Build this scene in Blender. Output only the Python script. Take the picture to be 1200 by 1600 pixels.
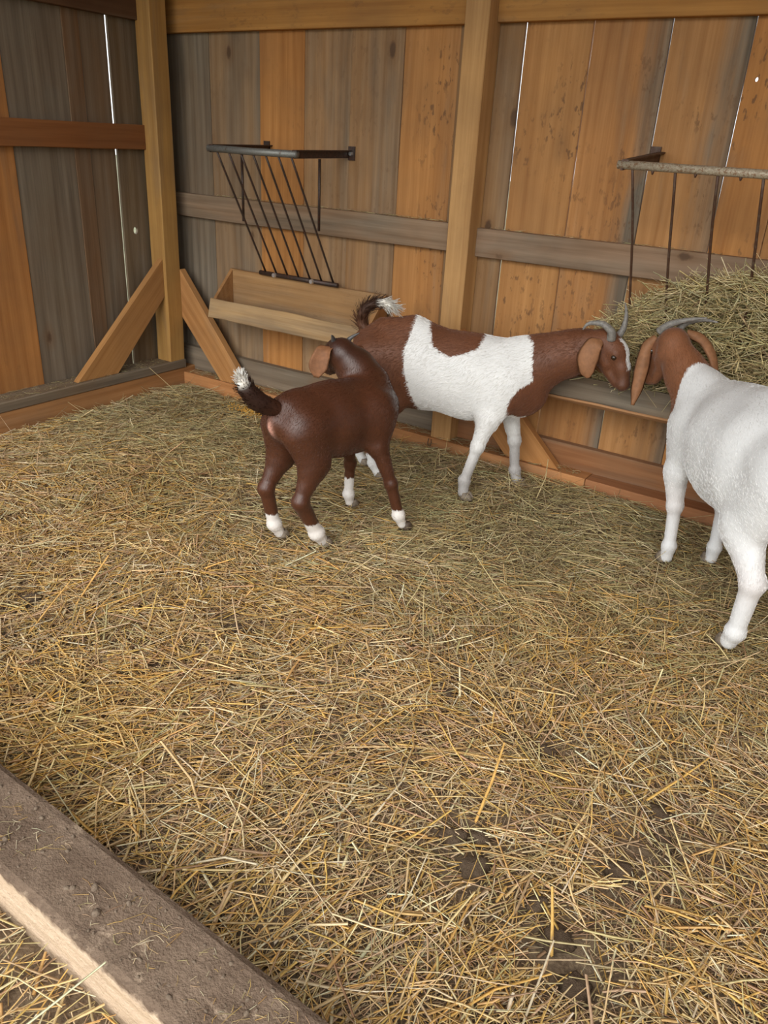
import bpy, bmesh, math, random
import numpy as np
from mathutils import Vector, Matrix

# ------------------------------------------------------------------ clear
for o in list(bpy.data.objects):
    bpy.data.objects.remove(o, do_unlink=True)
SC = bpy.context.scene
COL = SC.collection
rng = np.random.default_rng(7)
random.seed(7)

# ------------------------------------------------------------------ camera
cam_d = bpy.data.cameras.new('camera')
cam = bpy.data.objects.new('camera', cam_d)
COL.objects.link(cam)
YAW, PIT, ROL, FPX = math.radians(32.3023), math.radians(25.1588), math.radians(3.33088), 1234.71
fw = np.array([-math.sin(YAW) * math.cos(PIT), math.cos(YAW) * math.cos(PIT), -math.sin(PIT)])
r0 = np.array([math.cos(YAW), math.sin(YAW), 0.0])
u0 = np.cross(r0, fw)
rt = r0 * math.cos(ROL) + u0 * math.sin(ROL)
up = np.cross(rt, fw)
M = Matrix(((rt[0], up[0], -fw[0], 4.05), (rt[1], up[1], -fw[1], -3.72), (rt[2], up[2], -fw[2], 1.6), (0, 0, 0, 1)))
cam.matrix_world = M
cam_d.sensor_fit = 'VERTICAL'
cam_d.sensor_height = 36.0
cam_d.lens = FPX / 1600.0 * 36.0
cam_d.clip_end = 200
SC.camera = cam

# ------------------------------------------------------------------ sky, light, exposure
world = bpy.data.worlds.new('overcast_sky')
SC.world = world
world.use_nodes = True
wn = world.node_tree.nodes
bg = wn['Background']
bg.inputs['Color'].default_value = (0.90, 0.96, 1.0, 1)
bg.inputs['Strength'].default_value = 1.0
# a veiled sun behind the photographer, softened by the cloud
sun_d = bpy.data.lights.new('veiled_sun', 'SUN')
sun_d.energy = 1.1
sun_d.angle = math.radians(50)
sun_d.color = (1.0, 0.96, 0.9)
sun = bpy.data.objects.new('veiled_sun', sun_d)
COL.objects.link(sun)
sun.rotation_euler = (math.radians(58), 0, math.radians(16))
SC.view_settings.view_transform = 'Standard'
SC.view_settings.look = 'None'
SC.view_settings.gamma = 1.0
SC.view_settings.use_curve_mapping = False
SC.view_settings.exposure = 1.18
SC.cycles.max_bounces = 8
SC.cycles.diffuse_bounces = 5
SC.cycles.glossy_bounces = 2
SC.cycles.caustics_reflective = False
SC.cycles.caustics_refractive = False


# ------------------------------------------------------------------ helpers
def link(o, parent=None):
    COL.objects.link(o)
    if parent is not None:
        o.parent = parent
    return o


def tag(o, label=None, cat=None, group=None, kind=None):
    if label: o['label'] = label
    if cat: o['category'] = cat
    if group: o['group'] = group
    if kind: o['kind'] = kind
    return o


def empty(name, loc=(0, 0, 0), rot=(0, 0, 0)):
    o = bpy.data.objects.new(name, None)
    o.location = loc
    o.rotation_euler = rot
    o.empty_display_size = 0.1
    return link(o)


def mesh_np(name, v, f4=None, f3=None, smooth=True):
    me = bpy.data.meshes.new(name)
    v = np.asarray(v, np.float32)
    n4 = 0 if f4 is None else len(f4)
    n3 = 0 if f3 is None else len(f3)
    me.vertices.add(len(v))
    me.vertices.foreach_set('co', v.ravel())
    idx = []
    if n4: idx.append(np.asarray(f4, np.int32).ravel())
    if n3: idx.append(np.asarray(f3, np.int32).ravel())
    idx = np.concatenate(idx)
    me.loops.add(len(idx))
    me.loops.foreach_set('vertex_index', idx)
    me.polygons.add(n4 + n3)
    st = np.concatenate([np.arange(n4) * 4, n4 * 4 + np.arange(n3) * 3]).astype(np.int32)
    me.polygons.foreach_set('loop_start', st)
    me.polygons.foreach_set('use_smooth', np.full(n4 + n3, smooth))
    me.update(calc_edges=True)
    me.validate()
    return me


def obj(name, me, mat, parent=None):
    o = bpy.data.objects.new(name, me)
    if mat is not None:
        me.materials.clear()
        me.materials.append(mat)
    return link(o, parent)


def color_attr(me, name, cols):
    a = me.color_attributes.new(name, 'FLOAT_COLOR', 'POINT')
    c = np.ones((len(cols), 4), np.float32)
    c[:, :3] = cols
    a.data.foreach_set('color', c.ravel())


def bm_mesh(name, bm, smooth=False):
    me = bpy.data.meshes.new(name)
    bmesh.ops.recalc_face_normals(bm, faces=bm.faces)
    bm.to_mesh(me)
    bm.free()
    if smooth:
        me.polygons.foreach_set('use_smooth', np.full(len(me.polygons), True))
    return me


def timber_mesh(L, W, T, seg=6, jit=0.0012, ch=0.003, seed=0, bow=0.0):
    """A sawn board along local X: chamfered section, slightly uneven edges."""
    r = np.random.default_rng(seed)
    w, t = W / 2, T / 2
    sec = [(-w + ch, -t), (w - ch, -t), (w, -t + ch), (w, t - ch), (w - ch, t), (-w + ch, t), (-w, t - ch), (-w, -t + ch)]
    vs, f4 = [], []
    for i in range(seg + 1):
        x = -L / 2 + L * i / seg
        jw = r.normal(0, jit, 2)
        b = bow * math.sin(math.pi * i / seg)
        for (y, z) in sec:
            vs.append((x, y + (jw[0] if y < 0 else jw[1]), z + b))
    for i in range(seg):
        for k in range(8):
            a, b = i * 8 + k, i * 8 + (k + 1) % 8
            f4.append((a, b, b + 8, a + 8))
    n = len(vs)
    vs += [(-L / 2, 0, 0), (L / 2, 0, 0)]
    f3 = []
    for k in range(8):
        f3.append((n, (k + 1) % 8, k))
        f3.append((n + 1, seg * 8 + k, seg * 8 + (k + 1) % 8))
    me = mesh_np('timber', vs, f4, f3, smooth=False)
    bm = bmesh.new(); bm.from_mesh(me)
    bmesh.ops.recalc_face_normals(bm, faces=bm.faces)
    bm.to_mesh(me); bm.free()
    return me


_seed = [0]


def timber(name, parent, a, b, W, T, wdir, color, grey=0.0, mat=None, spk=0, **kw):
    """Board from point a to point b (its centre line); wdir = direction of its width W."""
    a, b = Vector(a), Vector(b)
    X = (b - a).normalized()
    Y = Vector(wdir); Y = (Y - X * Y.dot(X)).normalized()
    Z = X.cross(Y)
    _seed[0] += 1
    me = timber_mesh((b - a).length, W, T, seed=_seed[0], **kw)
    o = obj(name, me, mat or WOOD, parent)
    c = (a + b) / 2
    o.matrix_basis = Matrix(((X[0], Y[0], Z[0], c[0]), (X[1], Y[1], Z[1], c[1]), (X[2], Y[2], Z[2], c[2]), (0, 0, 0, 1)))
    o.color = (*color, grey)
    o.pass_index = spk
    return o


def box_timber(name, parent, p0, p1, axis, color, grey=0.0, **kw):
    """Axis-aligned board between two corners, grain along axis."""
    p0, p1 = np.minimum(p0, p1), np.maximum(p0, p1)
    c, d = (p0 + p1) / 2, p1 - p0
    e = np.zeros(3); e[axis] = d[axis] / 2
    oth = [i for i in range(3) if i != axis]
    wi = oth[0] if d[oth[0]] >= d[oth[1]] else oth[1]
    ti = oth[1] if wi == oth[0] else oth[0]
    wd = np.zeros(3); wd[wi] = 1
    return timber(name, parent, c - e, c + e, d[wi], d[ti], wd, color, grey, **kw)


def tube_mesh(path, radii, n=10, cap=True):
    path = [Vector(p) for p in path]
    if not hasattr(radii, '__len__'):
        radii = [radii] * len(path)
    vs, f4, f3 = [], [], []
    ref = None
    for i, p in enumerate(path):
        t = (path[min(i + 1, len(path) - 1)] - path[max(i - 1, 0)]).normalized()
        if ref is None:
            ref = Vector((0, 0, 1)) if abs(t.z) < 0.9 else Vector((1, 0, 0))
        u = (ref - t * ref.dot(t)).normalized()
        ref = u
        w = t.cross(u)
        for k in range(n):
            a = 2 * math.pi * k / n
            vs.append(p + (u * math.cos(a) + w * math.sin(a)) * radii[i])
    for i in range(len(path) - 1):
        for k in range(n):
            a, b = i * n + k, i * n + (k + 1) % n
            f4.append((a, b, b + n, a + n))
    if cap:
        m = len(vs)
        vs += [path[0], path[-1]]
        o = (len(path) - 1) * n
        for k in range(n):
            f3.append((m, (k + 1) % n, k))
            f3.append((m + 1, o + k, o + (k + 1) % n))
    return mesh_np('tube', [tuple(v) for v in vs], f4, f3)


# ------------------------------------------------------------------ materials
class NT:
    def __init__(self, name):
        self.m = bpy.data.materials.new(name)
        self.m.use_nodes = True
        self.t = self.m.node_tree
        self.b = self.t.nodes['Principled BSDF']

    def n(self, typ, **kw):
        nd = self.t.nodes.new(typ)
        for k, v in kw.items():
            if k.startswith('_'):
                nd.inputs[k[1:]].default_value = v
            else:
                setattr(nd, k, v)
        return nd

    def l(self, a, b):
        self.t.links.new(a, b)

    def mapping(self, src, scale):
        m = self.n('ShaderNodeMapping'); m.inputs['Scale'].default_value = scale
        self.l(src, m.inputs['Vector'])
        return m.outputs['Vector']

    def noise(self, vec, scale, detail=3, rough=0.55, dist=0.0):
        nd = self.n('ShaderNodeTexNoise', _Scale=scale, _Detail=detail, _Roughness=rough, _Distortion=dist)
        self.l(vec, nd.inputs['Vector'])
        return nd.outputs['Fac']

    def rng(self, v, a, b, c=0.0, d=1.0):
        nd = self.n('ShaderNodeMapRange')
        for i, x in zip(('From Min', 'From Max', 'To Min', 'To Max'), (a, b, c, d)):
            nd.inputs[i].default_value = x
        self.l(v, nd.inputs['Value'])
        return nd.outputs['Result']

    def math(self, op, a, b=None):
        nd = self.n('ShaderNodeMath', operation=op)
        for i, x in enumerate((a, b)):
            if x is None: continue
            if isinstance(x, (int, float)): nd.inputs[i].default_value = x
            else: self.l(x, nd.inputs[i])
        return nd.outputs[0]

    def mix(self, f, a, b, mode='MIX'):
        nd = self.n('ShaderNodeMix', data_type='RGBA', blend_type=mode)
        for s, x in (('Factor', f), ('A', a), ('B', b)):
            i = [k for k in nd.inputs if k.name == s and (k.type == 'RGBA' or (s == 'Factor' and k.type == 'VALUE'))][0]
            if isinstance(x, (int, float)): i.default_value = x
            elif isinstance(x, tuple): i.default_value = (*x, 1)
            else: self.l(x, i)
        return [k for k in nd.outputs if k.type == 'RGBA'][0]

    def bump(self, h, strength, dist=0.002):
        nd = self.n('ShaderNodeBump', _Strength=strength, _Distance=dist)
        self.l(h, nd.inputs['Height'])
        self.l(nd.outputs['Normal'], self.b.inputs['Normal'])


def make_wood():
    k = NT('sawn_wood')
    tc = k.n('ShaderNodeTexCoord')
    oi = k.n('ShaderNodeObjectInfo')
    off = k.n('ShaderNodeVectorMath', operation='SCALE')
    cmb = k.n('ShaderNodeCombineXYZ')
    for i in range(3): k.l(oi.outputs['Random'], cmb.inputs[i])
    k.l(cmb.outputs[0], off.inputs[0]); off.inputs['Scale'].default_value = 37.0
    add = k.n('ShaderNodeVectorMath', operation='ADD')
    k.l(tc.outputs['Object'], add.inputs[0]); k.l(off.outputs[0], add.inputs[1])
    P = add.outputs[0]
    fine = k.noise(k.mapping(P, (2.2, 95, 95)), 1.0, 4, 0.62)
    wide = k.noise(k.mapping(P, (0.8, 12, 12)), 1.0, 3, 0.5, 0.6)
    wave = k.n('ShaderNodeTexWave', wave_type='BANDS', bands_direction='Y', _Scale=1.0, _Distortion=9.0, _Detail=3.0)
    wave.inputs['Detail Scale'].default_value = 0.8
    k.l(k.mapping(P, (0.55, 5.5, 5.5)), wave.inputs['Vector'])
    blot = k.noise(P, 3.0, 3, 0.6)
    # knots
    vor = k.n('ShaderNodeTexVoronoi', _Scale=1.0)
    k.l(k.mapping(P, (2.2, 4.4, 0.01)), vor.inputs['Vector'])
    kd = k.math('ADD', vor.outputs['Distance'], k.rng(k.noise(P, 28, 2), 0, 1, -0.035, 0.035))
    knot = k.rng(kd, 0.06, 0.10, 1, 0)
    halo = k.rng(kd, 0.08, 0.24, 1, 0)
    sep = k.n('ShaderNodeSeparateColor'); k.l(vor.outputs['Color'], sep.inputs[0])
    keep = k.rng(sep.outputs[0], 0.56, 0.58, 0, 1)
    knot = k.math('MULTIPLY', knot, keep); halo = k.math('MULTIPLY', halo, keep)
    base = oi.outputs['Color']
    g = k.math('ADD', k.math('MULTIPLY', fine, 0.42), k.math('MULTIPLY', wave.outputs['Fac'], 0.10))
    g = k.math('ADD', g, k.math('MULTIPLY', wide, 0.52))
    dark = k.mix(1.0, base, (0.66, 0.57, 0.48), 'MULTIPLY')
    lite = k.mix(1.0, base, (1.14, 1.15, 1.17), 'MULTIPLY')
    c = k.mix(k.rng(g, 0.35, 0.85), dark, lite)
    # weathering: silver grey that comes in bands along the grain
    gw = k.noise(k.mapping(P, (0.8, 4.2, 4.2)), 1.0, 4, 0.62, 0.6)
    ga = k.math('SUBTRACT', k.math('ADD', oi.outputs['Alpha'], k.rng(gw, 0.3, 0.7, -0.38, 0.38)), 0.0)
    ew = k.n('ShaderNodeAttribute', attribute_type='OBJECT', attribute_name='edge_wear')
    sy = k.n('ShaderNodeSeparateXYZ'); k.l(tc.outputs['Object'], sy.inputs[0])
    em = k.rng(k.math('ADD', sy.outputs[1], k.rng(k.noise(k.mapping(P, (1.2, 14, 14)), 1.0, 4, 0.6), 0.2, 0.8, -0.06, 0.06)), 0.045, 0.15)
    ga = k.math('ADD', k.rng(ga, 0.15, 0.85), k.math('MULTIPLY', em, ew.outputs['Fac']))
    ga = k.rng(ga, 0.0, 1.0)
    grey = k.mix(k.rng(g, 0.35, 0.75), (0.105, 0.084, 0.060), (0.255, 0.208, 0.152))
    c = k.mix(ga, c, grey)
    c = k.mix(k.math('MULTIPLY', halo, 0.45), c, (0.17, 0.085, 0.035))
    c = k.mix(k.math('MULTIPLY', knot, 0.8), c, (0.065, 0.035, 0.02))
    # mud splashes
    sp = k.noise(k.mapping(P, (20, 44, 44)), 1.0, 3, 0.6)
    area = k.rng(k.noise(P, 3.4, 2), 0.44, 0.60)
    spk = k.math('MULTIPLY', k.rng(sp, 0.565, 0.64), area)
    spk = k.math('MULTIPLY', spk, k.math('MULTIPLY', oi.outputs['Object Index'], 0.1))
    c = k.mix(k.math('MULTIPLY', spk, 0.75), c, (0.13, 0.065, 0.03))
    c = k.mix(k.rng(blot, 0.35, 0.75, 0.0, 0.35), c, (0.16, 0.09, 0.045))
    k.l(c, k.b.inputs['Base Color'])
    k.b.inputs['Roughness'].default_value = 0.72
    k.b.inputs['Specular IOR Level'].default_value = 0.25
    saw = k.noise(k.mapping(P, (160, 8, 8)), 1.0, 1)
    h = k.math('ADD', fine, k.math('MULTIPLY', saw, 0.35))
    k.bump(h, 0.38, 0.002)
    return k.m


def make_straw(name='straw', rough=0.5):
    k = NT(name)
    at = k.n('ShaderNodeVertexColor', layer_name='col')
    tc = k.n('ShaderNodeTexCoord')
    nz = k.noise(tc.outputs['Object'], 60, 2)
    c = k.mix(k.rng(nz, 0.3, 0.7), k.mix(1.0, at.outputs['Color'], (0.72, 0.68, 0.62), 'MULTIPLY'), at.outputs['Color'])
    k.l(c, k.b.inputs['Base Color'])
    k.b.inputs['Roughness'].default_value = rough
    k.b.inputs['Specular IOR Level'].default_value = 0.3
    return k.m


def make_muck(name, c1, c2, c3, scale=14.0, bump=0.8):
    k = NT(name)
    tc = k.n('ShaderNodeTexCoord')
    P = tc.outputs['Object']
    a = k.noise(P, scale, 5, 0.65)
    b = k.noise(P, scale * 7, 3, 0.6)
    c = k.mix(k.rng(a, 0.35, 0.65), c1, c2)
    c = k.mix(k.math('MULTIPLY', k.rng(b, 0.45, 0.7), 0.6), c, c3)
    k.l(c, k.b.inputs['Base Color'])
    k.b.inputs['Roughness'].default_value = 0.85
    k.b.inputs['Specular IOR Level'].default_value = 0.2
    k.bump(k.math('ADD', a, b), bump, 0.006)
    return k.m


def make_metal(name, c1, c2, rust, metallic=0.6, rough=0.5, rustiness=0.5, scale=40):
    k = NT(name)
    tc = k.n('ShaderNodeTexCoord')
    P = tc.outputs['Object']
    a = k.noise(P, scale, 4, 0.65)
    b = k.noise(P, 160, 2, 0.6)
    c = k.mix(k.rng(b, 0.3, 0.7), c1, c2)
    rf = k.rng(a, 0.62 - rustiness * 0.3, 0.72 - rustiness * 0.3)
    c = k.mix(rf, c, rust)
    k.l(c, k.b.inputs['Base Color'])
    k.l(k.math('MULTIPLY', k.math('SUBTRACT', 1.0, rf), metallic), k.b.inputs['Metallic'])
    k.b.inputs['Roughness'].default_value = rough
    k.bump(k.math('ADD', a, b), 0.4, 0.0015)
    return k.m


def make_plain(name, col, rough=0.6, spec=0.4, noise=0.25, scale=60, metallic=0.0):
    k = NT(name)
    tc = k.n('ShaderNodeTexCoord')
    a = k.noise(tc.outputs['Object'], scale, 4, 0.6)
    c = k.mix(k.rng(a, 0.3, 0.7), tuple(x * (1 - noise) for x in col), tuple(min(1, x * (1 + noise)) for x in col))
    k.l(c, k.b.inputs['Base Color'])
    k.b.inputs['Roughness'].default_value = rough
    k.b.inputs['Specular IOR Level'].default_value = spec
    k.b.inputs['Metallic'].default_value = metallic
    k.bump(a, 0.3, 0.001)
    return k.m


def make_coat(name, white, brown, dark, rough=0.5, spec=0.35, sheen=0.15):
    """Short hair: attribute 'coat' holds R = signed distance into the brown patches (m*10+.5), G = dark hair, B = pink skin."""
    k = NT(name)
    at = k.n('ShaderNodeAttribute', attribute_name='coat')
    sep = k.n('ShaderNodeSeparateColor'); k.l(at.outputs['Color'], sep.inputs[0])
    tc = k.n('ShaderNodeTexCoord')
    P = tc.outputs['Object']
    hair = k.noise(k.mapping(P, (70, 200, 26)), 1.0, 3, 0.65, 0.5)
    hair2 = k.noise(k.mapping(P, (160, 300, 60)), 1.0, 3, 0.6)
    big = k.noise(P, 9, 3, 0.55)
    e = k.math('ADD', sep.outputs[0], k.rng(hair, 0.25, 0.75, -0.085, 0.085))
    m = k.rng(e, 0.47, 0.53)
    wh = k.mix(k.rng(big, 0.3, 0.75), tuple(x * 0.9 for x in white), white)
    wh = k.mix(k.rng(hair2, 0.3, 0.7, 0.25, 0.0), wh, tuple(x * 0.7 for x in white))
    br = k.mix(k.rng(hair2, 0.3, 0.7), tuple(x * 0.75 for x in brown), tuple(x * 1.2 for x in brown))
    br = k.mix(k.rng(big, 0.35, 0.75, 0, 0.4), br, dark)
    c = k.mix(m, wh, br)
    c = k.mix(sep.outputs[1], c, dark)
    c = k.mix(sep.outputs[2], c, (0.62, 0.33, 0.25))
    k.l(c, k.b.inputs['Base Color'])
    k.b.inputs['Roughness'].default_value = rough
    k.b.inputs['Specular IOR Level'].default_value = spec
    k.b.inputs['Sheen Weight'].default_value = sheen
    k.b.inputs['Sheen Roughness'].default_value = 0.4
    h = k.math('ADD', hair, k.math('MULTIPLY', hair2, 0.6))
    k.bump(h, 0.45, 0.0022)
    return k.m


WOOD = make_wood()
STRAW = make_straw()
MUCK = make_muck('trodden_muck', (0.13, 0.088, 0.056), (0.21, 0.15, 0.095), (0.34, 0.245, 0.15))
YARD = make_muck('yard_ground', (0.16, 0.15, 0.09), (0.24, 0.21, 0.14), (0.12, 0.16, 0.06), 3.0)
MUD = make_muck('caked_mud', (0.155, 0.112, 0.078), (0.205, 0.15, 0.105), (0.10, 0.07, 0.05), 18.0, 0.7)
GALV = make_metal('galvanised_steel', (0.16, 0.16, 0.145), (0.24, 0.24, 0.22), (0.09, 0.05, 0.03), 0.5, 0.5, 0.15)
DARKSTEEL = make_metal('dark_steel', (0.035, 0.025, 0.02), (0.07, 0.045, 0.035), (0.06, 0.025, 0.015), 0.35, 0.5, 0.4)
RUSTY = make_metal('rusty_steel', (0.30, 0.24, 0.165), (0.50, 0.43, 0.32), (0.22, 0.125, 0.065), 0.25, 0.5, 0.4, 110)
RUSTBAR = make_metal('rust_bar', (0.08, 0.05, 0.035), (0.14, 0.09, 0.06), (0.07, 0.03, 0.015), 0.3, 0.6, 0.7)
BOLT = make_metal('zinc_bolt', (0.6, 0.6, 0.6), (0.75, 0.75, 0.75), (0.3, 0.25, 0.2), 0.8, 0.3, -0.5)

ORANGE, TAN, PALE = (0.52, 0.245, 0.075), (0.46, 0.245, 0.095), (0.56, 0.32, 0.13)
BROWN, DBROWN, RED = (0.31, 0.175, 0.08), (0.17, 0.085, 0.038), (0.26, 0.105, 0.035)

# ------------------------------------------------------------------ floor and ground
def fbm(x, y, seed, scale=1.0, oct=4):
    r = np.random.default_rng(seed)
    out = np.zeros_like(x); a = 1.0
    for o in range(oct):
        for _ in range(4):
            th, ph = r.uniform(0, 2 * np.pi, 2)
            kx, ky = np.cos(th) * scale, np.sin(th) * scale
            out += a * 0.25 * np.sin(kx * x + ky * y + ph + 0.7 * np.sin(ky * x * 0.6 - kx * y * 0.6 + ph * 1.7))
        a *= 0.5; scale *= 2.03
    return out


MUDSPOTS = [(3.49, -2.36, .17), (3.76, -2.42, .16), (3.52, -1.89, .09), (3.86, -2.0, .12), (3.14, -1.84, .06), (3.86, -2.5, .12), (3.84, -2.18, .12), (1.62, -2.3, .10), (2.35, -1.97, .10), (3.0, -2.25, .07)]


def floor_h(x, y):
    h = 0.014 * fbm(x, y, 3, 4.0, 4)
    # litter is heaped against the back wall between the goats
    h = h + 0.05 * np.exp(-((x - 2.25) / 0.6) ** 2 - ((y + 0.12) / 0.16) ** 2)
    h = h + 0.035 * np.exp(-((x - 3.0) / 0.5) ** 2 - ((y + 0.1) / 0.25) ** 2)
    h = h - 0.02 * np.exp(-((y + 2.9) / 0.12) ** 2)
    h = h + 0.035 * np.clip((-3.08 - y) / 0.1, 0, 1)
    for (mx, my, mr) in MUDSPOTS:
        h = h - 0.016 * np.exp(-(((x - mx) ** 2 + (y - my) ** 2) / mr ** 2))
    return h


nx, ny = 190, 150
gx, gy = np.meshgrid(np.linspace(-0.15, 5.6, nx), np.linspace(-4.4, 0.15, ny))
gz = floor_h(gx, gy) - 0.022
ii = np.arange(nx * ny).reshape(ny, nx)
f4 = np.stack([ii[:-1, :-1], ii[:-1, 1:], ii[1:, 1:], ii[1:, :-1]], -1).reshape(-1, 4)
floor = obj('floor', mesh_np('floor', np.stack([gx, gy, gz], -1).reshape(-1, 3), f4), MUCK)
tag(floor, 'trodden brown muck floor under the straw', kind='structure')

gm = mesh_np('ground', [(-40, -40, -0.1), (40, -40, -0.1), (40, 40, -0.1), (-40, 40, -0.1)], [(0, 1, 2, 3)])
tag(obj('ground', gm, YARD), 'grassy yard ground outside the shed', kind='structure')

# ------------------------------------------------------------------ walls: real boards
PT = 0.020                                    # plank thickness


def plank_with_hole(name, parent, p0, p1, axis_n, hole, color, grey, spk=0):
    """Vertical plank (normal along axis_n) with a knot hole: hole = (u, z, radius_u, radius_z) in world."""
    p0, p1 = np.minimum(p0, p1), np.maximum(p0, p1)
    c = (p0 + p1) / 2
    ua = 1 - axis_n                           # width axis: x for the back wall, y for the left wall
    bm = bmesh.new()
    hu, hz = hole[0] - c[ua], hole[1] - c[2]
    w, hh = (p1[ua] - p0[ua]) / 2, (p1[2] - p0[2]) / 2
    t = (p1[axis_n] - p0[axis_n]) / 2
    # local X = world z (length), local Y = width
    outer = [(-hh, -w), (hh, -w), (hh, w), (-hh, w)]
    n = 14
    inner = [(hz + hole[3] * math.cos(2 * math.pi * k / n), hu + hole[2] * math.sin(2 * math.pi * k / n)) for k in range(n)]
    es = []
    for loop in (outer, inner):
        vs = [bm.verts.new((a, b, -t)) for a, b in loop]
        for i in range(len(vs)):
            es.append(bm.edges.new((vs[i], vs[(i + 1) % len(vs)])))
    r = bmesh.ops.triangle_fill(bm, use_beauty=True, use_dissolve=False, edges=es)
    fs = [g for g in bm.faces]
    ex = bmesh.ops.extrude_face_region(bm, geom=fs)
    bmesh.ops.translate(bm, verts=[v for v in ex['geom'] if isinstance(v, bmesh.types.BMVert)], vec=(0, 0, 2 * t))
    o = obj(name, bm_mesh(name, bm), WOOD, parent)
    X = Vector((0, 0, 1)); Y = Vector((1, 0, 0)) if ua == 0 else Vector((0, 1, 0)); Z = X.cross(Y)
    o.matrix_basis = Matrix(((X[0], Y[0], Z[0], c[0]), (X[1], Y[1], Z[1], c[1]), (X[2], Y[2], Z[2], c[2]), (0, 0, 0, 1)))
    o.color = (*color, grey); o.pass_index = spk
    return o


wall_back = tag(empty('wall_back', (2.7, 0.16, 0)), 'plank back wall of the shed with posts and rails', kind='structure')
wall_left = tag(empty('wall_left', (-0.16, -1.5, 0)), 'weathered plank left wall of the shed', kind='structure')
bpy.context.view_layer.update()


def adopt(o):
    """Keep the world placement of a child whose parent Empty is not at the origin."""
    o.matrix_parent_inverse = o.parent.matrix_world.inverted()
    return o


BZ0, BZ1 = 0.0, 2.62
GREYC = (0.30, 0.23, 0.15)
back_planks = [
    (-0.17, 0.197, GREYC, 0.85, 0), (0.197, 0.593, (0.36, 0.235, 0.125), 0.44, 2), (0.593, 0.921, ORANGE, 0.0, 3),
    (0.921, 1.237, (0.42, 0.255, 0.125), 0.26, 3), (1.237, 1.565, (0.37, 0.22, 0.105), 0.24, 4), (1.565, 1.885, (0.52, 0.255, 0.085), 0.0, 10),
    (1.885, 2.222, (0.33, 0.195, 0.09), 0.25, 3), (2.222, 2.548, (0.50, 0.255, 0.09), 0.02, 10), (2.548, 2.891, (0.49, 0.24, 0.085), 0.14, 8),
    (2.891, 3.223, (0.48, 0.25, 0.095), 0.08, 8), (3.223, 3.44, ORANGE, 0.0, 10), (3.44, 3.78, (0.48, 0.24, 0.085), 0.1, 7),
    (3.78, 4.1, ORANGE, 0.0, 7), (4.1, 4.43, TAN, 0.2, 4), (4.43, 4.76, ORANGE, 0.05, 6), (4.76, 5.1, TAN, 0.3, 4), (5.1, 5.62, ORANGE, 0.05, 6)]
edge_wear = {2.548: 0.85, 2.891: 0.8, 0.921: 0.3, 1.565: 0.15, 3.223: 0.3}
light_gaps = {2.222: 0.0072, 2.891: 0.0052, 2.548: 0.0074, 3.223: 0.0040}
for i, (x0, x1, c, g, s) in enumerate(back_planks):
    ga, gb = light_gaps.get(x0, 0.0012) / 2, light_gaps.get(x1, 0.0012) / 2
    y = 0.15 + (0.003 if i % 2 else 0.0)
    if x0 == 3.223:
        o = plank_with_hole('plank', wall_back, np.array([x0 + ga, y, BZ0]), np.array([x1 - gb, y + PT, BZ1]), 1, (3.269, 1.903, .007, .009), c, g, s)
    else:
        o = box_timber('plank', wall_back, np.array([x0 + ga, y, BZ0]), np.array([x1 - gb, y + PT, BZ1]), 2, c, g, spk=s, seg=12, jit=0.0009, ch=0.0025)
    if x0 in edge_wear: o['edge_wear'] = edge_wear[x0]
    adopt(o)

# a mid rail in two lengths, the header and the base board, all on the face of the planks
GR = (0.34, 0.225, 0.14)


def part(o, label=None):
    adopt(o)
    if label: o['label'] = label
    return o


part(timber('rail', wall_back, (-0.148, 0.128, 1.16), (1.967, 0.128, 1.158), 0.14, 0.045, (0, 0, 1), GR, 0.56, seg=8), 'grey weathered mid rail left of the middle post')
part(timber('rail', wall_back, (2.095, 0.128, 1.152), (5.6, 0.128, 1.152), 0.14, 0.045, (0, 0, 1), (0.36, 0.235, 0.15), 0.5, seg=8), 'grey-brown weathered mid rail right of the middle post')
part(timber('header_beam', wall_back, (-0.148, 0.128, 2.205), (1.967, 0.128, 2.212), 0.19, 0.045, (0, 0, 1), (0.50, 0.25, 0.065), 0.0, spk=4, seg=6), 'orange header beam along the top of the planks')
part(timber('header_beam', wall_back, (2.095, 0.128, 2.216), (5.6, 0.128, 2.222), 0.19, 0.045, (0, 0, 1), (0.50, 0.25, 0.065), 0.0, spk=4, seg=6))
part(timber('base_board', wall_back, (-0.148, 0.128, 0.162), (1.967, 0.128, 0.165), 0.155, 0.045, (0, 0, 1), (0.26, 0.19, 0.12), 0.85, seg=6), 'grey weathered board along the foot of the planks')
part(timber('base_board', wall_back, (2.095, 0.128, 0.145), (5.6, 0.128, 0.145), 0.13, 0.045, (0, 0, 1), (0.36, 0.17, 0.075), 0.3, seg=6))
part(box_timber('sill_beam', wall_back, np.array([0.002, 0.0, -0.06]), np.array([2.9, 0.148, 0.086]), 0, (0.52, 0.25, 0.10), 0.05, seg=10, ch=0.005, jit=0.003), 'orange sill beam lying at the foot of the back wall')
part(box_timber('sill_beam', wall_back, np.array([2.903, 0.004, -0.06]), np.array([5.6, 0.148, 0.082]), 0, (0.42, 0.19, 0.085), 0.15, seg=10, ch=0.005, jit=0.003))
# posts
POSTC = (0.60, 0.36, 0.15)
part(box_timber('post', wall_back, np.array([1.968, 0.02, 0.086]), np.array([2.093, 0.148, 2.62]), 2, POSTC, 0.0, spk=1, seg=10, ch=0.004), 'square yellow-orange middle post standing on the sill')
part(box_timber('post', wall_back, np.array([-0.128, -0.105, 0.172]), np.array([0.0, 0.02, 2.62]), 2, (0.50, 0.29, 0.09), 0.0, spk=1, seg=10, ch=0.004), 'square corner post where the two walls meet')
part(box_timber('post', wall_back, np.array([4.3, 0.02, 0.086]), np.array([4.425, 0.148, 2.62]), 2, POSTC, 0.0, spk=1, seg=10, ch=0.004))


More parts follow.
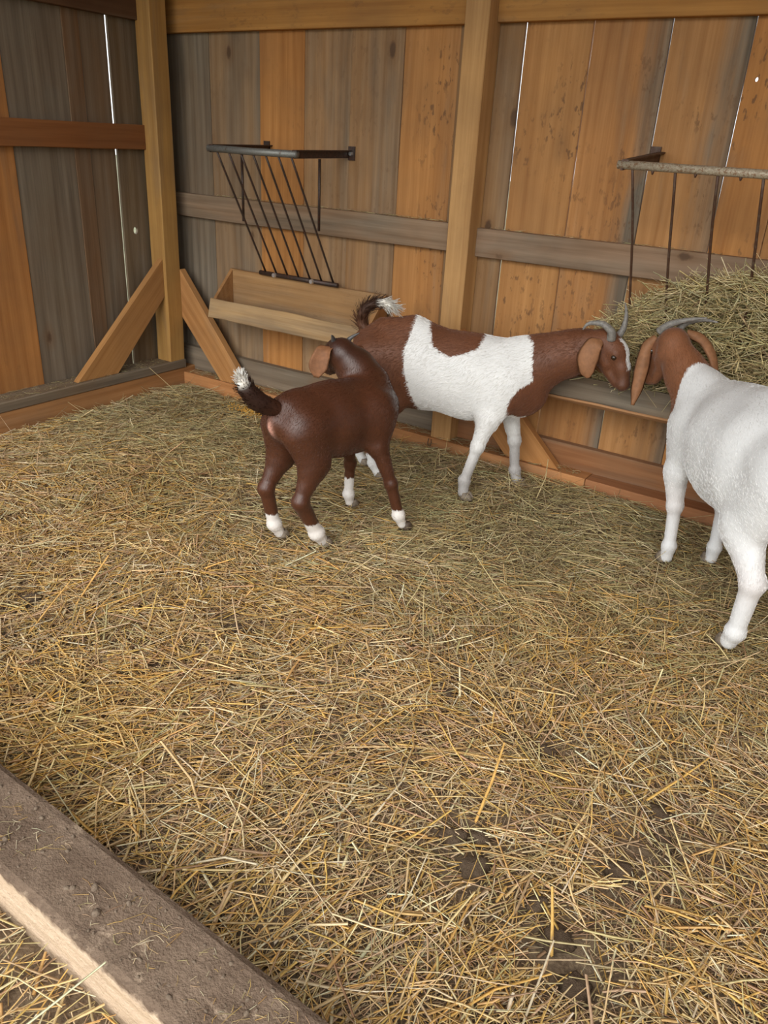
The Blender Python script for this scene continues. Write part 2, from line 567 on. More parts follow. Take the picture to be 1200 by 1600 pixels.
def brace(parent, pts, n_axis, face, depth, color, grey=0.0, spk=0):
    """Diagonal brace: a prism from its four-cornered face. pts = (u, z) corners, face = plane coordinate, depth = thickness behind it."""
    bm = bmesh.new()
    ua = 1 - n_axis
    cu, cz = sum(p[0] for p in pts) / 4, sum(p[1] for p in pts) / 4
    # local X along the brace
    d = Vector((pts[2][0] + pts[3][0] - pts[0][0] - pts[1][0], pts[2][1] + pts[3][1] - pts[0][1] - pts[1][1])).normalized()
    e = Vector((-d.y, d.x))
    lo = []
    for (u, z) in pts:
        q = Vector((u - cu, z - cz))
        lo.append((q.dot(d), q.dot(e)))
    f = [bm.verts.new((a, b, 0.0)) for a, b in lo]
    bk = [bm.verts.new((a, b, -depth)) for a, b in lo]
    bm.faces.new(f); bm.faces.new(bk[::-1])
    for i in range(4):
        bm.faces.new((f[i], f[(i + 1) % 4], bk[(i + 1) % 4], bk[i]))
    bmesh.ops.recalc_face_normals(bm, faces=bm.faces)
    bmesh.ops.bevel(bm, geom=list(bm.edges), offset=0.003, segments=1, affect='EDGES')
    o = obj('brace', bm_mesh('brace', bm), WOOD, parent)
    wu = Vector((1, 0, 0)) if ua == 0 else Vector((0, 1, 0))
    X = wu * d.x + Vector((0, 0, d.y)); Y = wu * e.x + Vector((0, 0, e.y))
    Z = Vector((0, -1, 0)) if n_axis == 1 else Vector((1, 0, 0))
    pos = wu * cu + Vector((0, 0, cz)) + (Vector((0, face, 0)) if n_axis == 1 else Vector((face, 0, 0)))
    o.matrix_basis = Matrix(((X[0], Y[0], Z[0], pos[0]), (X[1], Y[1], Z[1], pos[1]), (X[2], Y[2], Z[2], pos[2]), (0, 0, 0, 1)))
    o.color = (*color, grey); o.pass_index = spk
    return adopt(o)


BRC = (0.52, 0.265, 0.095)
brace(wall_back, [(0.001, 0.77), (0.001, 0.46), (0.335, 0.086), (0.575, 0.086)], 1, 0.012, 0.05, BRC)['label'] = 'orange diagonal brace from the corner post to the back sill'
brace(wall_back, [(2.094, 0.72), (2.094, 0.44), (2.44, 0.086), (2.745, 0.086)], 1, 0.022, 0.05, (0.50, 0.245, 0.085))['label'] = 'orange diagonal brace right of the middle post'
brace(wall_left, [(-0.106, 0.84), (-0.106, 0.60), (-0.525, 0.172), (-0.83, 0.172)], 0, -0.022, 0.045, (0.46, 0.24, 0.085))['label'] = 'orange diagonal brace from the corner post to the left sill'

# left wall
left_planks = [
    (-0.285, 0.15, (0.17, 0.12, 0.065), 0.45, 0), (-0.475, -0.2955, (0.20, 0.135, 0.08), 0.55, 0), (-0.585, -0.475, (0.20, 0.105, 0.045), 0.25, 0),
    (-0.965, -0.585, (0.20, 0.16, 0.11), 0.92, 0), (-1.36, -0.965, (0.46, 0.21, 0.065), 0.0, 2), (-1.72, -1.36, GREYC, 0.8, 0),
    (-2.1, -1.72, TAN, 0.3, 2), (-2.45, -2.1, GREYC, 0.7, 0), (-2.8, -2.45, TAN, 0.4, 0), (-3.16, -2.8, GREYC, 0.8, 0)]
for i, (y0, y1, c, g, s) in enumerate(left_planks):
    x = -0.15 - (0.003 if i % 2 else 0.0)
    if y1 == 0.15:
        o = plank_with_hole('plank', wall_left, np.array([x - 0.016, y0, 0]), np.array([x, y1, 2.62]), 0, (-0.196, 1.004, .017, .022), c, g)
        # the plank leans a little, so the gap beside it widens upward
        o.matrix_basis = Matrix.Translation((x, y0, 0)) @ Matrix.Rotation(math.radians(-0.10), 4, 'X') @ Matrix.Translation((-x, -y0, 0)) @ o.matrix_basis
    else:
        o = box_timber('plank', wall_left, np.array([x - 0.016, y0 + 0.0008, 0]), np.array([x, y1 - 0.0008, 2.62]), 2, c, g, spk=s, seg=10, jit=0.001, ch=0.0025)
    adopt(o)
part(timber('rail', wall_left, (-0.127, -3.1, 1.529), (-0.127, -0.106, 1.539), 0.135, 0.045, (0, 0, 1), RED, 0.0, seg=8), 'dark red-brown rail on the left wall')
part(timber('rail', wall_left, (-0.127, -3.1, 2.235), (-0.127, -0.106, 2.235), 0.17, 0.045, (0, 0, 1), (0.10, 0.05, 0.025), 0.05, seg=6), 'dark brown upper rail on the left wall')
part(box_timber('sill_beam', wall_left, np.array([-0.148, -3.0, -0.06]), np.array([0.0, 0.149, 0.115]), 1, (0.46, 0.235, 0.095), 0.05, seg=10, ch=0.004, jit=0.002), 'orange sill beam at the foot of the left wall')
part(box_timber('sill_cap', wall_left, np.array([-0.149, -3.0, 0.115]), np.array([0.008, 0.018, 0.172]), 1, (0.22, 0.16, 0.10), 0.8, seg=10, ch=0.005, jit=0.002), 'grey dusty board lying along the left sill')

# right wall and roof: outside the picture, they shade it
wr = tag(empty('wall_right', (5.62, -1.5, 0)), 'plank right wall of the shed', kind='structure')
bpy.context.view_layer.update()
for i in range(10):
    y0 = -3.1 + i * 0.327
    adopt(box_timber('plank', wr, np.array([5.62, y0, 0]), np.array([5.64, y0 + 0.326, 2.62]), 2, [ORANGE, TAN, GREYC][i % 3], [0, .2, .7][i % 3], seg=4))
roof = tag(empty('ceiling', (2.7, -1.5, 2.6)), 'board roof of the shed', kind='structure')
bpy.context.view_layer.update()
for i in range(12):
    y0 = 0.25 - i * 0.3
    z = 2.62 + 0.05 * i
    adopt(timber('plank', roof, (-0.3, y0 - 0.15, z + 0.03), (5.8, y0 - 0.15, z + 0.03), 0.305, 0.02, (0, -1, 0.17), [TAN, BROWN, ORANGE][i % 3], 0.2, seg=2))

# ------------------------------------------------------------------ straw
def stalks(C, D, L, R, bend, cols, name, mat=STRAW, parent=None):
    """n straws as bent three-sided tubes in one mesh."""
    n = len(C)
    D = D / np.linalg.norm(D, axis=1, keepdims=True)
    upv = np.tile(np.array([0.0, 0.0, 1.0]), (n, 1))
    upv[np.abs(D[:, 2]) > 0.9] = (1, 0, 0)
    U = np.cross(D, upv); U /= np.linalg.norm(U, axis=1, keepdims=True)
    W = np.cross(U, D)
    V = np.empty((n, 9, 3), np.float32)
    for i, t in enumerate((-0.5, 0.0, 0.5)):
        ctr = C + D * (L * t)[:, None] + bend * (0.0 if i != 1 else 1.0)
        for k in range(3):
            a = 2 * math.pi * k / 3 + math.pi / 6
            V[:, i * 3 + k] = ctr + (U * math.cos(a) + W * math.sin(a)) * (R * (1.0, 1.0, 0.75)[i])[:, None]
    q = []
    for i in range(2):
        for k in range(3):
            a, b = i * 3 + k, i * 3 + (k + 1) % 3
            q.append((a, b, b + 3, a + 3))
    F = (np.arange(n)[:, None, None] * 9 + np.array(q)[None]).reshape(-1, 4)
    me = mesh_np(name, V.reshape(-1, 3), F)
    color_attr(me, 'col', np.repeat(cols, 9, axis=0))
    return obj(name, me, mat, parent)


GOLD = np.array([(0.80, 0.58, 0.29), (0.76, 0.48, 0.15), (0.84, 0.66, 0.40), (0.66, 0.41, 0.16), (0.60, 0.40, 0.24), (0.88, 0.75, 0.52), (0.60, 0.49, 0.24), (0.40, 0.25, 0.14)])
HAYC = np.array([(0.68, 0.55, 0.29), (0.58, 0.48, 0.23), (0.72, 0.61, 0.34), (0.44, 0.35, 0.17), (0.38, 0.28, 0.14), (0.80, 0.70, 0.43), (0.48, 0.46, 0.25), (0.32, 0.23, 0.12)])


def pick(pal, n, p=None):
    c = pal[rng.choice(len(pal), n, p=p)]
    return np.clip(c * rng.uniform(0.8, 1.18, (n, 1)) * rng.uniform(0.95, 1.05, (n, 3)), 0, 0.9)


def litter(n):
    x = rng.uniform(-0.02, 5.3, n); y = rng.uniform(-3.6, 0.05, n)
    # keep what can be seen from near the photograph's viewpoint, and a margin
    v = np.stack([x - 4.05, y + 3.72, -1.58 * np.ones(n)], -1)
    px, py, pz = v @ rt, v @ -up, v @ fw
    ok = (pz > 0.2) & (np.abs(px) < 0.72 * pz + 0.5) & (py < 0.95 * pz + 0.5)
    dens = np.ones(n)
    for (mx, my, mr) in MUDSPOTS:
        dens -= 0.55 * np.exp(-(((x - mx) ** 2 + (y - my) ** 2) / (mr * 0.95) ** 2) ** 2)
    dens *= np.clip(0.86 + 0.22 * fbm(x, y, 21, 5.0, 3), 0.5, 1)
    dens[y < -3.12] *= 0.38
    yb_ = y + 0.031 * (x - 3.0)
    beam = (yb_ < -2.955) & (yb_ > -3.15)
    ok &= ~beam
    ok &= (x > 0.01)
    ok &= ~((y > -0.005) & (x > 0))
    ok &= rng.uniform(0, 1, n) < dens
    return x[ok], y[ok]


x, y = litter(112000)
n = len(x)
print('straws', n)
flow = 2.2 * fbm(x, y, 5, 2.6, 2)
ang = np.where(rng.uniform(0, 1, n) < 0.40, flow + rng.normal(0, 0.55, n), rng.uniform(0, 2 * np.pi, n))
Ls = np.clip(rng.lognormal(math.log(0.092), 0.55, n), 0.025, 0.30)
Rs = np.clip(rng.lognormal(math.log(0.00165), 0.46, n), 0.0007, 0.0046)
# the litter is long golden straw in front and finer, greener hay towards the back wall
back = np.clip((y + 1.75 + 0.25 * fbm(x, y, 31, 3.0, 2)) / 1.1, 0, 1)
Rs *= 1 - 0.28 * back
layer = rng.uniform(0, 1, n)
pitch = rng.normal(0, 0.10, n) + (rng.uniform(0, 1, n) < 0.035) * rng.uniform(0.2, 0.7, n)
D = np.stack([np.cos(ang) * np.cos(pitch), np.sin(ang) * np.cos(pitch), np.sin(pitch)], -1)
z = floor_h(x, y) - 0.018 + layer * 0.026 + np.abs(np.sin(pitch)) * Ls * 0.42
Cc = np.stack([x, y, z], -1)
bend = np.stack([-np.sin(ang), np.cos(ang), rng.normal(0.2, 0.5, n)], -1) * (Ls * rng.normal(0, 0.032, n))[:, None]
bend[:, 2] = np.abs(bend[:, 2]) * 0.6
cg, ch_ = pick(GOLD, n, [.2, .17, .16, .14, .11, .07, .08, .07]), pick(HAYC, n, [.18, .15, .15, .14, .12, .08, .1, .08])
mixr = (rng.uniform(0, 1, n) < back * 0.85)[:, None]
cols = np.where(mixr, ch_, cg)
cols *= (0.70 + 0.44 * layer)[:, None]                     # straw colour gets darker the deeper it lies
warm = np.clip(fbm(x, y, 44, 3.2, 2), 0, 1)[:, None] * (1 - back)[:, None]
cols = cols * (1 - warm * np.array([0.02, 0.12, 0.42]))
# no straw pushed through the two side sills
endx = np.abs(D[:, 0]) * Ls / 2
Cc[:, 0] = np.maximum(Cc[:, 0], 0.012 + endx)
endy = np.abs(D[:, 1]) * Ls / 2
sel = (Cc[:, 1] + endy > -0.008)
Cc[sel, 1] = -0.008 - endy[sel]
skew = -0.031 * (Cc[:, 0] - 3.0)
fr = (Cc[:, 1] - skew > -2.96) & (Cc[:, 1] - endy - skew < -2.952)
Cc[fr, 1] = (-2.952 + endy + skew)[fr]
fr = (Cc[:, 1] - skew < -3.14) & (Cc[:, 1] + endy - skew > -3.150)
Cc[fr, 1] = (-3.150 - endy + skew)[fr]
# short broken chaff that mats the gaps
x2, y2 = litter(110000)
m2 = len(x2)
a2 = rng.uniform(0, 2 * np.pi, m2); p2 = rng.normal(0, 0.12, m2)
L2 = np.minimum(rng.uniform(0.012, 0.048, m2), 2 * np.maximum(np.minimum(x2 - 0.008, -y2 - 0.006), 0.004))
D2 = np.stack([np.cos(a2) * np.cos(p2), np.sin(a2) * np.cos(p2), np.sin(p2)], -1)
C2 = np.stack([x2, y2, floor_h(x2, y2) - 0.019 + rng.uniform(0, 1, m2) * 0.012], -1)
CH = np.array([(0.62, 0.45, 0.27), (0.54, 0.38, 0.21), (0.74, 0.57, 0.36), (0.44, 0.30, 0.18), (0.34, 0.23, 0.14)])
bk2 = np.clip((y2 + 1.6) / 1.2, 0, 1)[:, None]
c2 = pick(CH, m2) * (1 - bk2 * np.array([0.12, 0.06, 0.10]))
print('straws and chaff', n, m2)
Cc, D, Ls, Rs = np.concatenate([Cc, C2]), np.concatenate([D, D2]), np.concatenate([Ls, L2]), np.concatenate([Rs, rng.uniform(0.0009, 0.0021, m2)])
bend, cols = np.concatenate([bend, np.zeros((m2, 3))]), np.concatenate([cols, c2])
bed = stalks(Cc, D, Ls, Rs, bend, cols, 'straw_bedding')
tag(bed, 'loose golden straw and hay litter covering the whole floor', 'straw', kind='stuff')

# ------------------------------------------------------------------ feed troughs
def trough(x0, x1, label, fc, bc, fgrey, tilt, leftgrey, zb=0.0):
    t = tag(empty('feed_trough', ((x0 + x1) / 2, 0.05, 0.53)), label, 'trough', 'wooden feed troughs on the back wall')
    bpy.context.view_layer.update()
    part(box_timber('back_board', t, np.array([x0, 0.080, 0.535 + zb]), np.array([x1, 0.104, 0.812 + zb]), 0, bc, leftgrey, spk=3, seg=8))
    part(box_timber('bottom_board', t, np.array([x0 + 0.022, -0.085, 0.535 + zb]), np.array([x1 - 0.022, 0.079, 0.557 + zb]), 0, (0.33, 0.19, 0.09), 0.25, seg=6))
    a = math.radians(tilt)
    wd = (0, math.sin(a), math.cos(a))
    W = 0.118
    yb, zb0 = -0.112, 0.535 + zb
    cy, cz = yb + math.sin(a) * W / 2, zb0 + math.cos(a) * W / 2
    part(timber('front_board', t, (x0, cy, cz), (x1, cy, cz), W, 0.036, wd, fc, fgrey, seg=10, jit=0.002, ch=0.004), None)
    if fgrey > 0.5:
        q = W / 2 + 0.0062
        part(timber('edge_strip', t, (x0, cy - q * math.sin(a), cz - q * math.cos(a)), (x1, cy - q * math.sin(a), cz - q * math.cos(a)), 0.038, 0.012, (0, math.cos(a), -math.sin(a)), (0.44, 0.235, 0.11), 0.1, seg=10, jit=0.002), 'orange sawn lower edge of the grey front board')
    for xx in (x0 + 0.011, x1 - 0.011):
        bm = bmesh.new()
        # sloped end board: low at the front, high at the back
        pr = [(-0.085, 0.538 + zb), (0.079, 0.538 + zb), (0.079, 0.808 + zb), (-0.085 + math.sin(a) * 0.06, 0.655 + zb)]
        f = [bm.verts.new((0, y_, z_)) for y_, z_ in pr]
        g = [bm.verts.new((0.022, y_, z_)) for y_, z_ in pr]
        bm.faces.new(f); bm.faces.new(g[::-1])
        for i in range(4): bm.faces.new((f[i], g[i], g[(i + 1) % 4], f[(i + 1) % 4]))
        o = obj('end_board', bm_mesh('end_board', bm), WOOD, t)
        o.location = (xx - 0.011, 0, 0)
        o.color = (0.42, 0.22, 0.085, 0.1)
        adopt(o)
    return t


trough(0.388, 1.575, 'long wooden feed trough below the empty hay rack, left of the middle post', (0.50, 0.34, 0.17), (0.42, 0.25, 0.11), 0.28, 14, 0.22)
trough(2.60, 4.25, 'long wooden feed trough with a grey front board, below the hay-filled rack', (0.42, 0.27, 0.14), (0.50, 0.26, 0.10), 0.88, 38, 0.05, -0.02)


# ------------------------------------------------------------------ hay racks
def hay_rack(xl, xr, zt, label, mat_bar, mat_arm, mat_rod, nrod, rtop, zbot, wave=0.0, stays=True, drips=False, arm_rise=0.008):
    t = tag(empty('hay_rack', ((xl + xr) / 2, 0.12, zt)), label, 'hay rack', 'steel hay racks on the back wall')
    bpy.context.view_layer.update()
    yf = -0.325
    fb = part(obj('front_bar', tube_mesh([(xl - 0.02, yf, zt), (xl + (xr - xl) * .5, yf - 0.002, zt - 0.002), (xr + 0.02, yf, zt)], rtop, 14), mat_bar, t))
    for xx in (xl, xr):
        # flat steel arm from the front bar back to the wall, with a wall tab and a bolt
        bm = bmesh.new()
        def slab(p0, p1):
            vs = [bm.verts.new((p0[0] if i & 1 else p1[0], p0[1] if i & 2 else p1[1], p0[2] if i & 4 else p1[2])) for i in range(8)]
            for q in ((0, 1, 3, 2), (4, 6, 7, 5), (0, 4, 5, 1), (2, 3, 7, 6), (0, 2, 6, 4), (1, 5, 7, 3)):
                bm.faces.new([vs[i] for i in q])
        slab((xx - 0.004, yf - 0.012, zt - 0.02), (xx + 0.004, 0.15, zt + 0.02))
        slab((xx - 0.004, yf - 0.01, zt + 0.014), (xx + 0.024, 0.15, zt + 0.02))
        for v in bm.verts:
            v.co.z += arm_rise * (v.co.y - yf) / (0.15 - yf)
        arm = part(obj('arm', bm_mesh('arm', bm), mat_arm, t))
        bm = bmesh.new()
        tx = xx + (0.018 if xx == xr else -0.018); zw = zt + arm_rise
        slab((tx - 0.022, 0.142, zw - 0.03), (tx + 0.022, 0.15, zw + 0.04))
        tab = obj('wall_tab', bm_mesh('wall_tab', bm), mat_arm, arm)
        bm = bmesh.new()
        bmesh.ops.create_cone(bm, cap_ends=True, segments=6, radius1=0.013, radius2=0.011, depth=0.012)
        bl = obj('bolt', bm_mesh('bolt', bm), BOLT, arm)
        bl.matrix_basis = Matrix.Translation((tx, 0.136, zw + 0.004)) @ Matrix.Rotation(math.pi / 2, 4, 'X')
        bl['label'] = 'bright zinc bolt'
    yb = 0.060
    wx = 0.0
    for k in range(nrod):
        f = (k + 0.5 * 0) / (nrod - 1)
        xx = xl + 0.04 + (xr - xl - 0.06) * f
        path = []
        for j in range(9):
            u = j / 8
            w = wave * math.sin(u * 5 + k * 1.7)
            path.append((xx + w, yf + (yb - yf) * u, zt - rtop * 0.6 + (zbot - zt + rtop) * u + w * 0.5))
        part(obj('bar', tube_mesh(path, 0.0058, 8), mat_rod, t))
    if stays:
        for xx in (xl + 0.012, xr - 0.012):
            part(obj('stay', tube_mesh([(xx, -0.10, zt - 0.02), (xx + 0.003, -0.10, zbot + 0.305)], 0.0075, 8), mat_rod, t))
    if drips:
        for k in range(nrod - 1):
            xx = xl + 0.04 + (xr - xl - 0.06) * (k + 0.5) / (nrod - 1)
            bm = bmesh.new()
            bmesh.ops.create_cone(bm, cap_ends=True, segments=8, radius1=0.003, radius2=0.008, depth=0.016)
            o = obj('weld_bead', bm_mesh('weld_bead', bm, True), RUSTBAR, t)
            o.matrix_basis = Matrix.Translation((xx, yf, zt - rtop - 0.005))
            adopt(o)
    bb = part(obj('bottom_bar', tube_mesh([(xl - 0.005, yb, zbot), (xr + 0.01, yb, zbot)], 0.014, 10), mat_rod if stays else mat_arm, t))
    for xx in (xl + 0.12, xr - 0.17):
        bm = bmesh.new()
        bmesh.ops.create_cone(bm, cap_ends=True, segments=8, radius1=0.015, radius2=0.012, depth=0.014)
        b = obj('bolt', bm_mesh('bolt', bm), BOLT, t)
        b.matrix_basis = Matrix.Translation((xx, yb - 0.018, zbot)) @ Matrix.Rotation(math.pi / 2, 4, 'X')
        b['label'] = 'bright zinc bolt'
        adopt(b)
    return t


hay_rack(0.665, 1.243, 1.512, 'empty dark steel hay rack with slanting bars above the left trough', GALV, DARKSTEEL, DARKSTEEL, 7, 0.018, 0.826)
hay_rack(2.935, 4.15, 1.562, 'rusty steel hay rack stuffed with hay, on the right of the wall', RUSTY, RUSTBAR, RUSTBAR, 8, 0.0165, 0.83, 0.004, False, True, 0.036)

# ------------------------------------------------------------------ hay in the right rack and wisps in the left trough
def hay_pile(n, seed):
    r = np.random.default_rng(seed)
    xs = r.uniform(2.84, 4.25, n)
    u = r.uniform(0, 1, n)
    top = np.interp(xs, [2.84, 2.92, 3.02, 3.2, 3.45, 4.25], [0.80, 0.90, 0.99, 1.10, 1.17, 1.2])
    zs = 0.60 + (top - 0.60) * (1 - (1 - u) ** 1.6)
    # the front of the pile bulges through the bars and sags into the trough
    rack_y = -0.325 + (0.06 + 0.325) * np.clip((1.562 - zs) / 0.73, 0, 1)
    front = np.where(zs > 0.83, np.minimum(rack_y - np.where(zs > 0.95, 0.005, 0.045), 0.05), -0.055) + 0.02 * np.sin(xs * 23 + zs * 17)
    front = np.where((zs > 0.80) & (zs < 0.93), front - 0.035, front)
    tt = r.uniform(0, 1, n) ** 2.2
    ys = front + (0.075 - front) * tt
    return xs, ys, zs, r


n = 6500
xs, ys, zs, r = hay_pile(n, 5)
a = r.normal(0.0, 0.9, n) + (r.uniform(0, 1, n) < 0.25) * r.uniform(0, 3, n)
pt = r.normal(0.0, 0.42, n)
D = np.stack([np.cos(a) * np.cos(pt), np.sin(a) * np.cos(pt) * 0.45, np.sin(pt)], -1)
D /= np.linalg.norm(D, axis=1, keepdims=True)
L = np.clip(r.lognormal(math.log(0.115), 0.45, n), 0.03, 0.28)
ey = np.abs(D[:, 1]) * L / 2
ys = np.minimum(ys, 0.075 - ey)
Rr = np.clip(r.lognormal(math.log(0.0017), 0.36, n), 0.0008, 0.0036)
bend = np.stack([r.normal(0, 1, n), -np.abs(r.normal(0, .5, n)), r.normal(0.3, 1, n)], -1) * (L * 0.05)[:, None]
hay = stalks(np.stack([xs, ys, zs], -1), D, L, Rr, bend, pick(HAYC, n, [.2, .17, .16, .11, .08, .12, .1, .06]) * 1.12, 'hay')
tag(hay, 'heap of pale green-gold hay stuffed into the rusty rack on the right', 'hay', kind='stuff')
# dense inside of the heap
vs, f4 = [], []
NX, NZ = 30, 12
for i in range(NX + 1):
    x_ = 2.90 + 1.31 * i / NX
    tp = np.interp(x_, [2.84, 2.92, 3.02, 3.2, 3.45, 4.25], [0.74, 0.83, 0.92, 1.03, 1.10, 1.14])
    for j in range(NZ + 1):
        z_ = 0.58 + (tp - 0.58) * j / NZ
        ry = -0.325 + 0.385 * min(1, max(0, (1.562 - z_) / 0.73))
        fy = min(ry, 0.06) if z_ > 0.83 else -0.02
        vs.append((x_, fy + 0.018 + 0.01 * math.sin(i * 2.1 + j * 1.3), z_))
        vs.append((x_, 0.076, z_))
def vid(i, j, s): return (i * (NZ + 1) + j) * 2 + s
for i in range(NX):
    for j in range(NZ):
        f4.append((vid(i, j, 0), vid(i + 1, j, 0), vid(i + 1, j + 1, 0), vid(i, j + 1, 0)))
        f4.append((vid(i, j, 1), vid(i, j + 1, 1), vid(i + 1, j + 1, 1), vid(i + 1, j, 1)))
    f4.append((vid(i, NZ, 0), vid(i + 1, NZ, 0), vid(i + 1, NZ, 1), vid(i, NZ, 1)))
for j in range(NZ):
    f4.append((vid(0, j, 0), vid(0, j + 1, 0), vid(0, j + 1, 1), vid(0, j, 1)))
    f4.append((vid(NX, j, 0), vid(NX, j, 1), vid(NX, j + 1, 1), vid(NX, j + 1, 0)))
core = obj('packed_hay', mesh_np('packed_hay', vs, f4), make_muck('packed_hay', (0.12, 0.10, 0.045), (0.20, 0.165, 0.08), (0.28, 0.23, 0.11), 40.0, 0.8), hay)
core['kind'] = 'stuff'


def wisps(name, n, box, lab, cat, seed, lmed=0.06, rad=0.001, pal=HAYC, flat=0.12, parent=None):
    r = np.random.default_rng(seed)
    p = np.stack([r.uniform(box[0][i], box[1][i], n) for i in range(3)], -1)
    a = r.uniform(0, 2 * np.pi, n)
    pt = r.normal(0, flat, n)
    D = np.stack([np.cos(a) * np.cos(pt), np.sin(a) * np.cos(pt), np.sin(pt)], -1)
    L = np.clip(r.lognormal(math.log(lmed), 0.5, n), 0.012, 0.2)
    ext = np.abs(D) * L[:, None] / 2
    for i in (0, 1):
        lo, hi = box[0][i], box[1][i]
        L = np.minimum(L, 2 * np.maximum(np.minimum(p[:, i] - lo, hi - p[:, i]), 0.005) / np.maximum(np.abs(D[:, i]), 0.05))
    p[:, 2] += np.abs(D[:, 2]) * L / 2
    b = np.stack([r.normal(0, 1, n), r.normal(0, 1, n), np.abs(r.normal(0, 1, n))], -1) * (L * 0.06)[:, None]
    o = stalks(p, D, L, np.full(n, rad) * r.uniform(0.7, 1.4, n), b, pick(pal, n), name, parent=parent)
    return tag(o, lab, cat, kind='stuff')


wisps('hay_wisps', 420, ((0.42, -0.08, 0.556), (1.54, 0.075, 0.566)), 'thin scatter of hay lying in the left trough', 'hay', 11)
wisps('hay_scraps', 260, ((0.25, 0.106, 1.231), (1.95, 0.15, 1.234)), 'hay scraps caught on top of the grey mid rail behind the empty rack', 'hay', 12, 0.03, 0.0008)
wisps('sill_hay', 700, ((0.05, 0.004, 0.087), (2.85, 0.10, 0.096)), 'dusty hay scraps lying along the back sill beam', 'hay', 13, 0.05, 0.0009, HAYC * 0.8, 0.1)
wisps('sill_dust', 520, ((-0.145, -1.7, 0.173), (0.004, -0.12, 0.177)), 'dusty straw scraps lying on the grey left sill board', 'straw', 14, 0.022, 0.0007, HAYC * 0.8)
wisps('rail_hay', 60, ((2.15, 0.106, 1.223), (3.3, 0.15, 1.226)), 'few hay scraps lying on the right mid rail', 'hay', 16, 0.04, 0.0008)
wisps('ledge_hay', 18, ((2.75, -0.10, 0.627), (3.1, -0.03, 0.632)), 'stray hay stalks on the grey front board of the right trough', 'hay', 17, 0.07, 0.0009)

# spilled grain by the back sill
r = np.random.default_rng(3)
n = 420
gx_ = np.concatenate([r.normal(0.70, 0.07, n // 2), r.normal(0.82, 0.05, n - n // 2)])
gy_ = -0.03 - np.abs(r.normal(0.10, 0.05, n))
bm = bmesh.new()
bmesh.ops.create_icosphere(bm, subdivisions=1, radius=1)
tv = np.array([v.co[:] for v in bm.verts]); tf = np.array([[v.index for v in f.verts] for f in bm.faces]); bm.free()
gr = r.uniform(0.003, 0.0055, n)
V = tv[None] * gr[:, None, None] * np.array([1.0, 0.8, 0.7]) + np.stack([gx_, gy_, floor_h(gx_, gy_) + 0.012 + r.uniform(0, 0.006, n)], -1)[:, None]
gme = mesh_np('spilled_grain', V.reshape(-1, 3), None, (np.arange(n)[:, None, None] * len(tv) + tf[None]).reshape(-1, 3))
tag(obj('spilled_grain', gme, make_plain('grain', (0.62, 0.33, 0.06), 0.55, 0.3, 0.3, 300)), 'orange grain spilled on the litter by the left end of the back sill', 'grain', kind='stuff')

# clods of dung and mud in the bare patches
def clod_mesh(seed, rad):
    r = np.random.default_rng(seed)
    bm = bmesh.new()
    bmesh.ops.create_icosphere(bm, subdivisions=3, radius=1)
    ph = r.uniform(0, 6, 9)
    for v in bm.verts:
        c = v.co
        d = 1 + 0.2 * math.sin(4.5 * c.x + ph[6] + 2 * c.z) * math.sin(5.2 * c.y + ph[7]) + 0.08 * math.sin(17 * c.x + ph[8]) * math.sin(15 * c.y + 13 * c.z) + 0.16 * math.sin(3 * c.x + ph[0]) * math.sin(3 * c.y + ph[1]) + 0.10 * math.sin(7 * c.x + ph[2]) * math.sin(6 * c.z + ph[3]) + 0.06 * math.sin(13 * c.y + ph[4]) * math.sin(11 * c.z + ph[5] + 9 * c.x)
        v.co = Vector((c.x * rad * 1.2 * d, c.y * rad * d, c.z * rad * 0.62 * d))
    return bm_mesh('clod', bm, True)


CLOD = make_muck('dung', (0.085, 0.055, 0.035), (0.13, 0.088, 0.056), (0.20, 0.14, 0.085), 45.0, 1.0)
spots = [(3.44, -2.33, .030), (3.53, -2.38, .036), (3.50, -2.29, .024), (3.77, -2.43, .036), (3.70, -2.38, .026), (3.51, -1.88, .026), (3.86, -1.93, .03), (3.90, -2.02, .024), (3.14, -1.84, .028), (3.85, -2.52, .03), (3.83, -2.17, .028), (1.62, -2.30, .03), (2.35, -1.97, .026)]
names = ['muddy clod in the largest bare patch, its upper lump', 'biggest muddy clod in the bare patch at the middle of the front litter', 'small muddy clod behind the biggest one', 'broad dark clod right of the main bare patch', 'small clod between the two front bare patches', 'dark clod half buried in yellow straw in mid floor', 'dark clod on the right of the floor below the white goat', 'small clod beside the right-hand clod', 'grey-brown dropping in the middle of the litter', 'clod nearest to the right front edge', 'clod between the right and front bare patches', 'dark clod on the far left of the litter', 'small dark clod left of centre below the brown kid']
for i, (x_, y_, rd) in enumerate(spots):
    o = obj('dung_clod', clod_mesh(i, rd), CLOD)
    o.location = (x_, y_, float(floor_h(np.array(x_), np.array(y_))) - rd * 0.22)
    o.rotation_euler = (0, 0, i * 1.3)
    tag(o, names[i], 'clod', 'clods of dung and mud in the litter')

# ------------------------------------------------------------------ the beam in front
beam = None
nx_, ny_ = 240, 14
bx0, bx1, by0, by1, bz = -0.15, 5.6, -3.143, -2.965, 0.150
gx, gy = np.meshgrid(np.linspace(bx0, bx1, nx_), np.linspace(by0, by1, ny_))
ed = np.minimum(np.minimum(gy - by0, by1 - gy) / 0.012, 1)
gzt = bz - 0.006 + 0.006 * ed + (0.0035 * fbm(gx, gy, 8, 18.0, 4)) * ed
gy = gy - 0.031 * (gx - 3.0)
tv = np.stack([gx, gy, gzt], -1).reshape(-1, 3)
ii = np.arange(nx_ * ny_).reshape(ny_, nx_)
ft = np.stack([ii[:-1, :-1], ii[:-1, 1:], ii[1:, 1:], ii[1:, :-1]], -1).reshape(-1, 4)
border = np.concatenate([ii[0, :], ii[1:, -1], ii[-1, -2::-1], ii[-2:0:-1, 0]])
